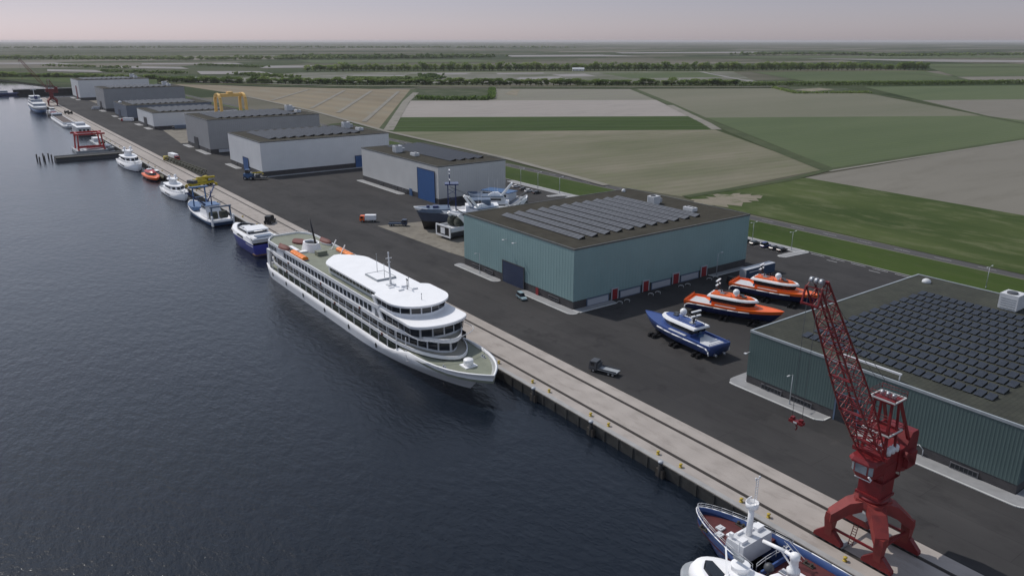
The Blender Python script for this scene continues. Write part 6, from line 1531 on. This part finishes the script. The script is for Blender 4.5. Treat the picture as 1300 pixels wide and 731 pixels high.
# machines
t = thing('reach_loader', 'blue loader with a dark trailer before the blue door of the big white warehouse', 'loader', (131.2, 436, .02), R(54 + 180))
MB().box(-2, 2, -2.5, 2.5, 1.0, 3.6).build('body', 'steel_blue', t); MB().box(-1.3, 1.3, -1.6, .6, 3.6, 5.6).build('cab', 'glass', t); MB().box(-1.4, 1.4, -1.7, .7, 5.6, 5.8).build('roof', 'steel_blue', t)
wheels(t, 5, (-1.7, 1.7), 1.9, 1.0, .7)
mb = MB(); mb.box(-1.8, 1.8, 3.2, 10, .9, 1.5); mb.box(-1.6, 1.6, 4, 6, 1.5, 3.0); mb.build('trailer_bed', 'dark_grey', t)
mb = MB(); mb.bar((0, 1.5, 3.6), (0, 8, 4.2), .5, .6); mb.bar((-1.2, 8, 3.2), (1.2, 8, 3.2), .3); mb.build('loader_arm', 'crane_yellow', t)
t = thing('mobile_crane', 'yellow mobile crane with its long dark lattice boom laid along the apron', 'mobile crane', (103.5, 430, .03), R(-62))
MB().box(-2.2, 2.2, -7, 7, 1.2, 2.4).build('carrier', 'crane_yellow', t); wheels(t, 12, (-5.4, -3.4, 3.4, 5.4), 1.9, .85, .6)
MB().loft([[(-2.0, -4.5, 2.6), (2.0, -4.5, 2.6), (2.0, 3.0, 2.6), (-2, 3, 2.6)], [(-1.7, -4, 4.4), (1.7, -4, 4.4), (1.4, 2, 3.9), (-1.4, 2, 3.9)]], smooth=False).build('housing', 'crane_yellow', t)
c_ = MB().box(-2.1, -.6, 3.2, 5.6, 2.6, 5.0).build('cab', 'crane_yellow', t); MB().box(-2.16, -.54, 3.6, 5.66, 3.5, 4.8).build('window', 'glass', c_)
mb = MB(); mb.bar((.4, -3, 4.9), (.6, 9, 4.0), .9, .9); mb.build('jib', 'crane_yellow', t); MB().box(-2.6, 2.6, -7.2, -4.6, 2.6, 4.2).build('counterweight', 'dark_grey', t); MB().box(-2.0, 2.0, 3.1, 7, 2.41, 2.75).build('engine_deck', 'black_paint', t)
mb = MB()
for s_ in (-1, 1):
    for y in (-6, 6): mb.bar((0, y, 1.3), (s_ * 4.6, y, 1.3), .5); mb.box(s_ * 4.6 - .5, s_ * 4.6 + .5, y - .5, y + .5, 0, 1.3)
mb.build('outrigger', 'crane_yellow', t)
t = thing('boom_section', 'long dark lattice boom lying on the yard edge behind the yellow crane', 'crane boom', (112.6, 505, 0), R(4))
mb = MB()
for x in (-1.2, 1.2):
    for z in (.35, 2.6): mb.bar((x, -38, z), (x, 38, z), .35)
for i in range(26):
    y = -38 + i * 2.92
    for x in (-1.2, 1.2): mb.bar((x, y, .35 if i % 2 else 2.6), (x, y + 2.92, 2.6 if i % 2 else .35), .22)
    mb.bar((-1.2, y, 2.6), (1.2, y + 2.92, 2.6), .2)
mb.build('lattice', 'olive_paint', t)
mb = MB(); mb.lathe([(1.7, 0), (1.7, 2.2), (.02, 2.3)], n=14); mb.build('sling_reel', 'crane_yellow', t).location = (0, 36, .6)
t = thing('winch_unit', 'black winch machine on the apron beside the purple yacht', 'winch', (103.8, 322, .03), R(-40))
MB().box(-1.6, 1.6, -3, 3, .6, 1.5).build('base', 'black_paint', t); mb = MB(); mb.cyl((-1.3, .6, 2.2), (1.3, .6, 2.2), 1.3, n=16); mb.build('drum', 'rubber', t); MB().box(-1.2, 1.2, -2.6, -.9, 1.5, 3.4).build('cab', 'black_paint', t); wheels(t, 5, (-2, 2), 1.4, .65, .5)
for x, y in ((102.6, 962), (104.4, 950)):
    t = thing('cable_reel', 'brown cable reel lying on the apron by the barge', 'cable reel', (x, y, .03), R(20), 'cable reels on the apron')
    for s_ in (-1, 1): mb = MB(); mb.cyl((s_ * 1.6, 0, 1.8), (s_ * 1.9, 0, 1.8), 1.8, n=18); mb.build('flange', 'timber', t)
    mb = MB(); mb.cyl((-1.6, 0, 1.8), (1.6, 0, 1.8), 1.1, n=14); mb.build('drum', 'rubber', t)

# yellow goliath gantry behind the dark grey shed
t = thing('gantry_crane', 'yellow four legged gantry crane behind the dark grey warehouse', 'gantry crane', (197.5, 686, .03), 0)
for sx in (-10.5, 10.5):
    for sy in (-8, 8):
        mb = MB(); mb.bar((sx, sy * 1.15, 0), (sx, sy, 27), 2.4, 2.4, 2.0, 2.0); mb.build('leg', 'gantry_orange', t)
    mb = MB(); pts = [(sx, 8, 26)] + [(sx, 8 * math.cos(a), 26 + 5.6 * math.sin(a)) for a in [PI * i / 8 for i in range(1, 8)]] + [(sx, -8, 26)]
    for a, b in zip(pts, pts[1:]): mb.bar(a, b, 2.0, 2.2)
    mb.build('arch', 'gantry_orange', t)
for y in (-2.4, 2.4): mb = MB(); mb.box(-11.5, 11.5, y - .9, y + .9, 29.4, 32.0); mb.build('girder', 'gantry_orange', t)
MB().box(-2, 2, -3, 3, 32.01, 33.6).build('trolley', 'gantry_orange', t)

# ------------------------------------------------------------------ air, sky, sun, camera
def build_air():
    m = bpy.data.materials.new('haze'); m.use_nodes = True; nt = m.node_tree
    nt.nodes.remove(nt.nodes['Principled BSDF'])
    v = nt.nodes.new('ShaderNodeVolumePrincipled'); v.inputs['Color'].default_value = (.86, .84, .86, 1); v.inputs['Density'].default_value = HAZE; v.inputs['Anisotropy'].default_value = .2
    nt.links.new(v.outputs['Volume'], nt.nodes['Material Output'].inputs['Volume'])
    M['haze'] = m
    o = MB().box(-60500, 60500, -6500, 58500, -8, 84).build('haze', 'haze'); o['kind'] = 'stuff'; o['label'] = 'thin pale haze over the whole flat land and harbour'
HAZE = 3.3e-5
build_air()

SUN_EL, SUN_AZ = R(50.9), math.atan2(-.16, .61)      # azimuth measured from +y towards +x
w = bpy.data.worlds.new('World'); S.world = w; w.use_nodes = True; nt = w.node_tree
bg = nt.nodes['Background']; bg.inputs['Strength'].default_value = .10
sky = nt.nodes.new('ShaderNodeTexSky'); sky.sky_type = 'NISHITA'; sky.sun_disc = False
sky.sun_elevation = SUN_EL; sky.sun_rotation = SUN_AZ; sky.air_density = 1.0; sky.dust_density = 0.6; sky.ozone_density = 1.0; sky.altitude = 0
hs = nt.nodes.new('ShaderNodeHueSaturation'); hs.inputs['Saturation'].default_value = .6; hs.inputs['Value'].default_value = 1.
# a hazy sky: dimmer and mauve low down, clearer overhead
tc = nt.nodes.new('ShaderNodeTexCoord'); sx = nt.nodes.new('ShaderNodeSeparateXYZ'); cr = nt.nodes.new('ShaderNodeValToRGB')
cr.color_ramp.elements[0].position = .0; cr.color_ramp.elements[0].color = (.77, .73, .92, 1)
ea = cr.color_ramp.elements.new(.045); ea.color = (.66, .62, .775, 1)
cr.color_ramp.elements[-1].position = .5; cr.color_ramp.elements[-1].color = (1.3, 1.3, 1.3, 1)
ee = cr.color_ramp.elements.new(.16); ee.color = (1.0, .97, 1.02, 1)
mx = nt.nodes.new('ShaderNodeMix'); mx.data_type = 'RGBA'; mx.blend_type = 'MULTIPLY'; mx.inputs['Factor'].default_value = 1.
nt.links.new(tc.outputs['Generated'], sx.inputs[0]); nt.links.new(sx.outputs['Z'], cr.inputs['Fac']); nt.links.new(cr.outputs['Color'], mx.inputs['B'])
nt.links.new(sky.outputs['Color'], hs.inputs['Color']); nt.links.new(hs.outputs['Color'], mx.inputs['A']); nt.links.new(mx.outputs['Result'], bg.inputs['Color'])
ld = bpy.data.lights.new('sun', 'SUN'); ld.energy = 2.6; ld.angle = R(.5); ld.color = (1, .955, .89)
lo = bpy.data.objects.new('sun', ld); COL.objects.link(lo)
lo.rotation_euler = Vector((-.16, .61, .776)).to_track_quat('Z', 'Y').to_euler(); lo.location = (0, 0, 70)

cd = bpy.data.cameras.new('camera'); co = bpy.data.objects.new('camera', cd); COL.objects.link(co)
co.location = (0, 0, H); cd.sensor_width = 36; cd.lens = FPX / 1300 * 36; cd.clip_start = .5; cd.clip_end = 150000
fwd = Vector((math.sin(YAW) * math.cos(PITCH), math.cos(YAW) * math.cos(PITCH), -math.sin(PITCH)))
co.rotation_euler = fwd.to_track_quat('-Z', 'Y').to_euler()
S.camera = co
S.render.resolution_x = 1024; S.render.resolution_y = 575
vs = S.view_settings; vs.view_transform = 'Standard'; vs.look = 'None'; vs.exposure = 0; vs.gamma = 1; vs.use_curve_mapping = False
S.cycles.max_bounces = 5; S.cycles.volume_bounces = 0
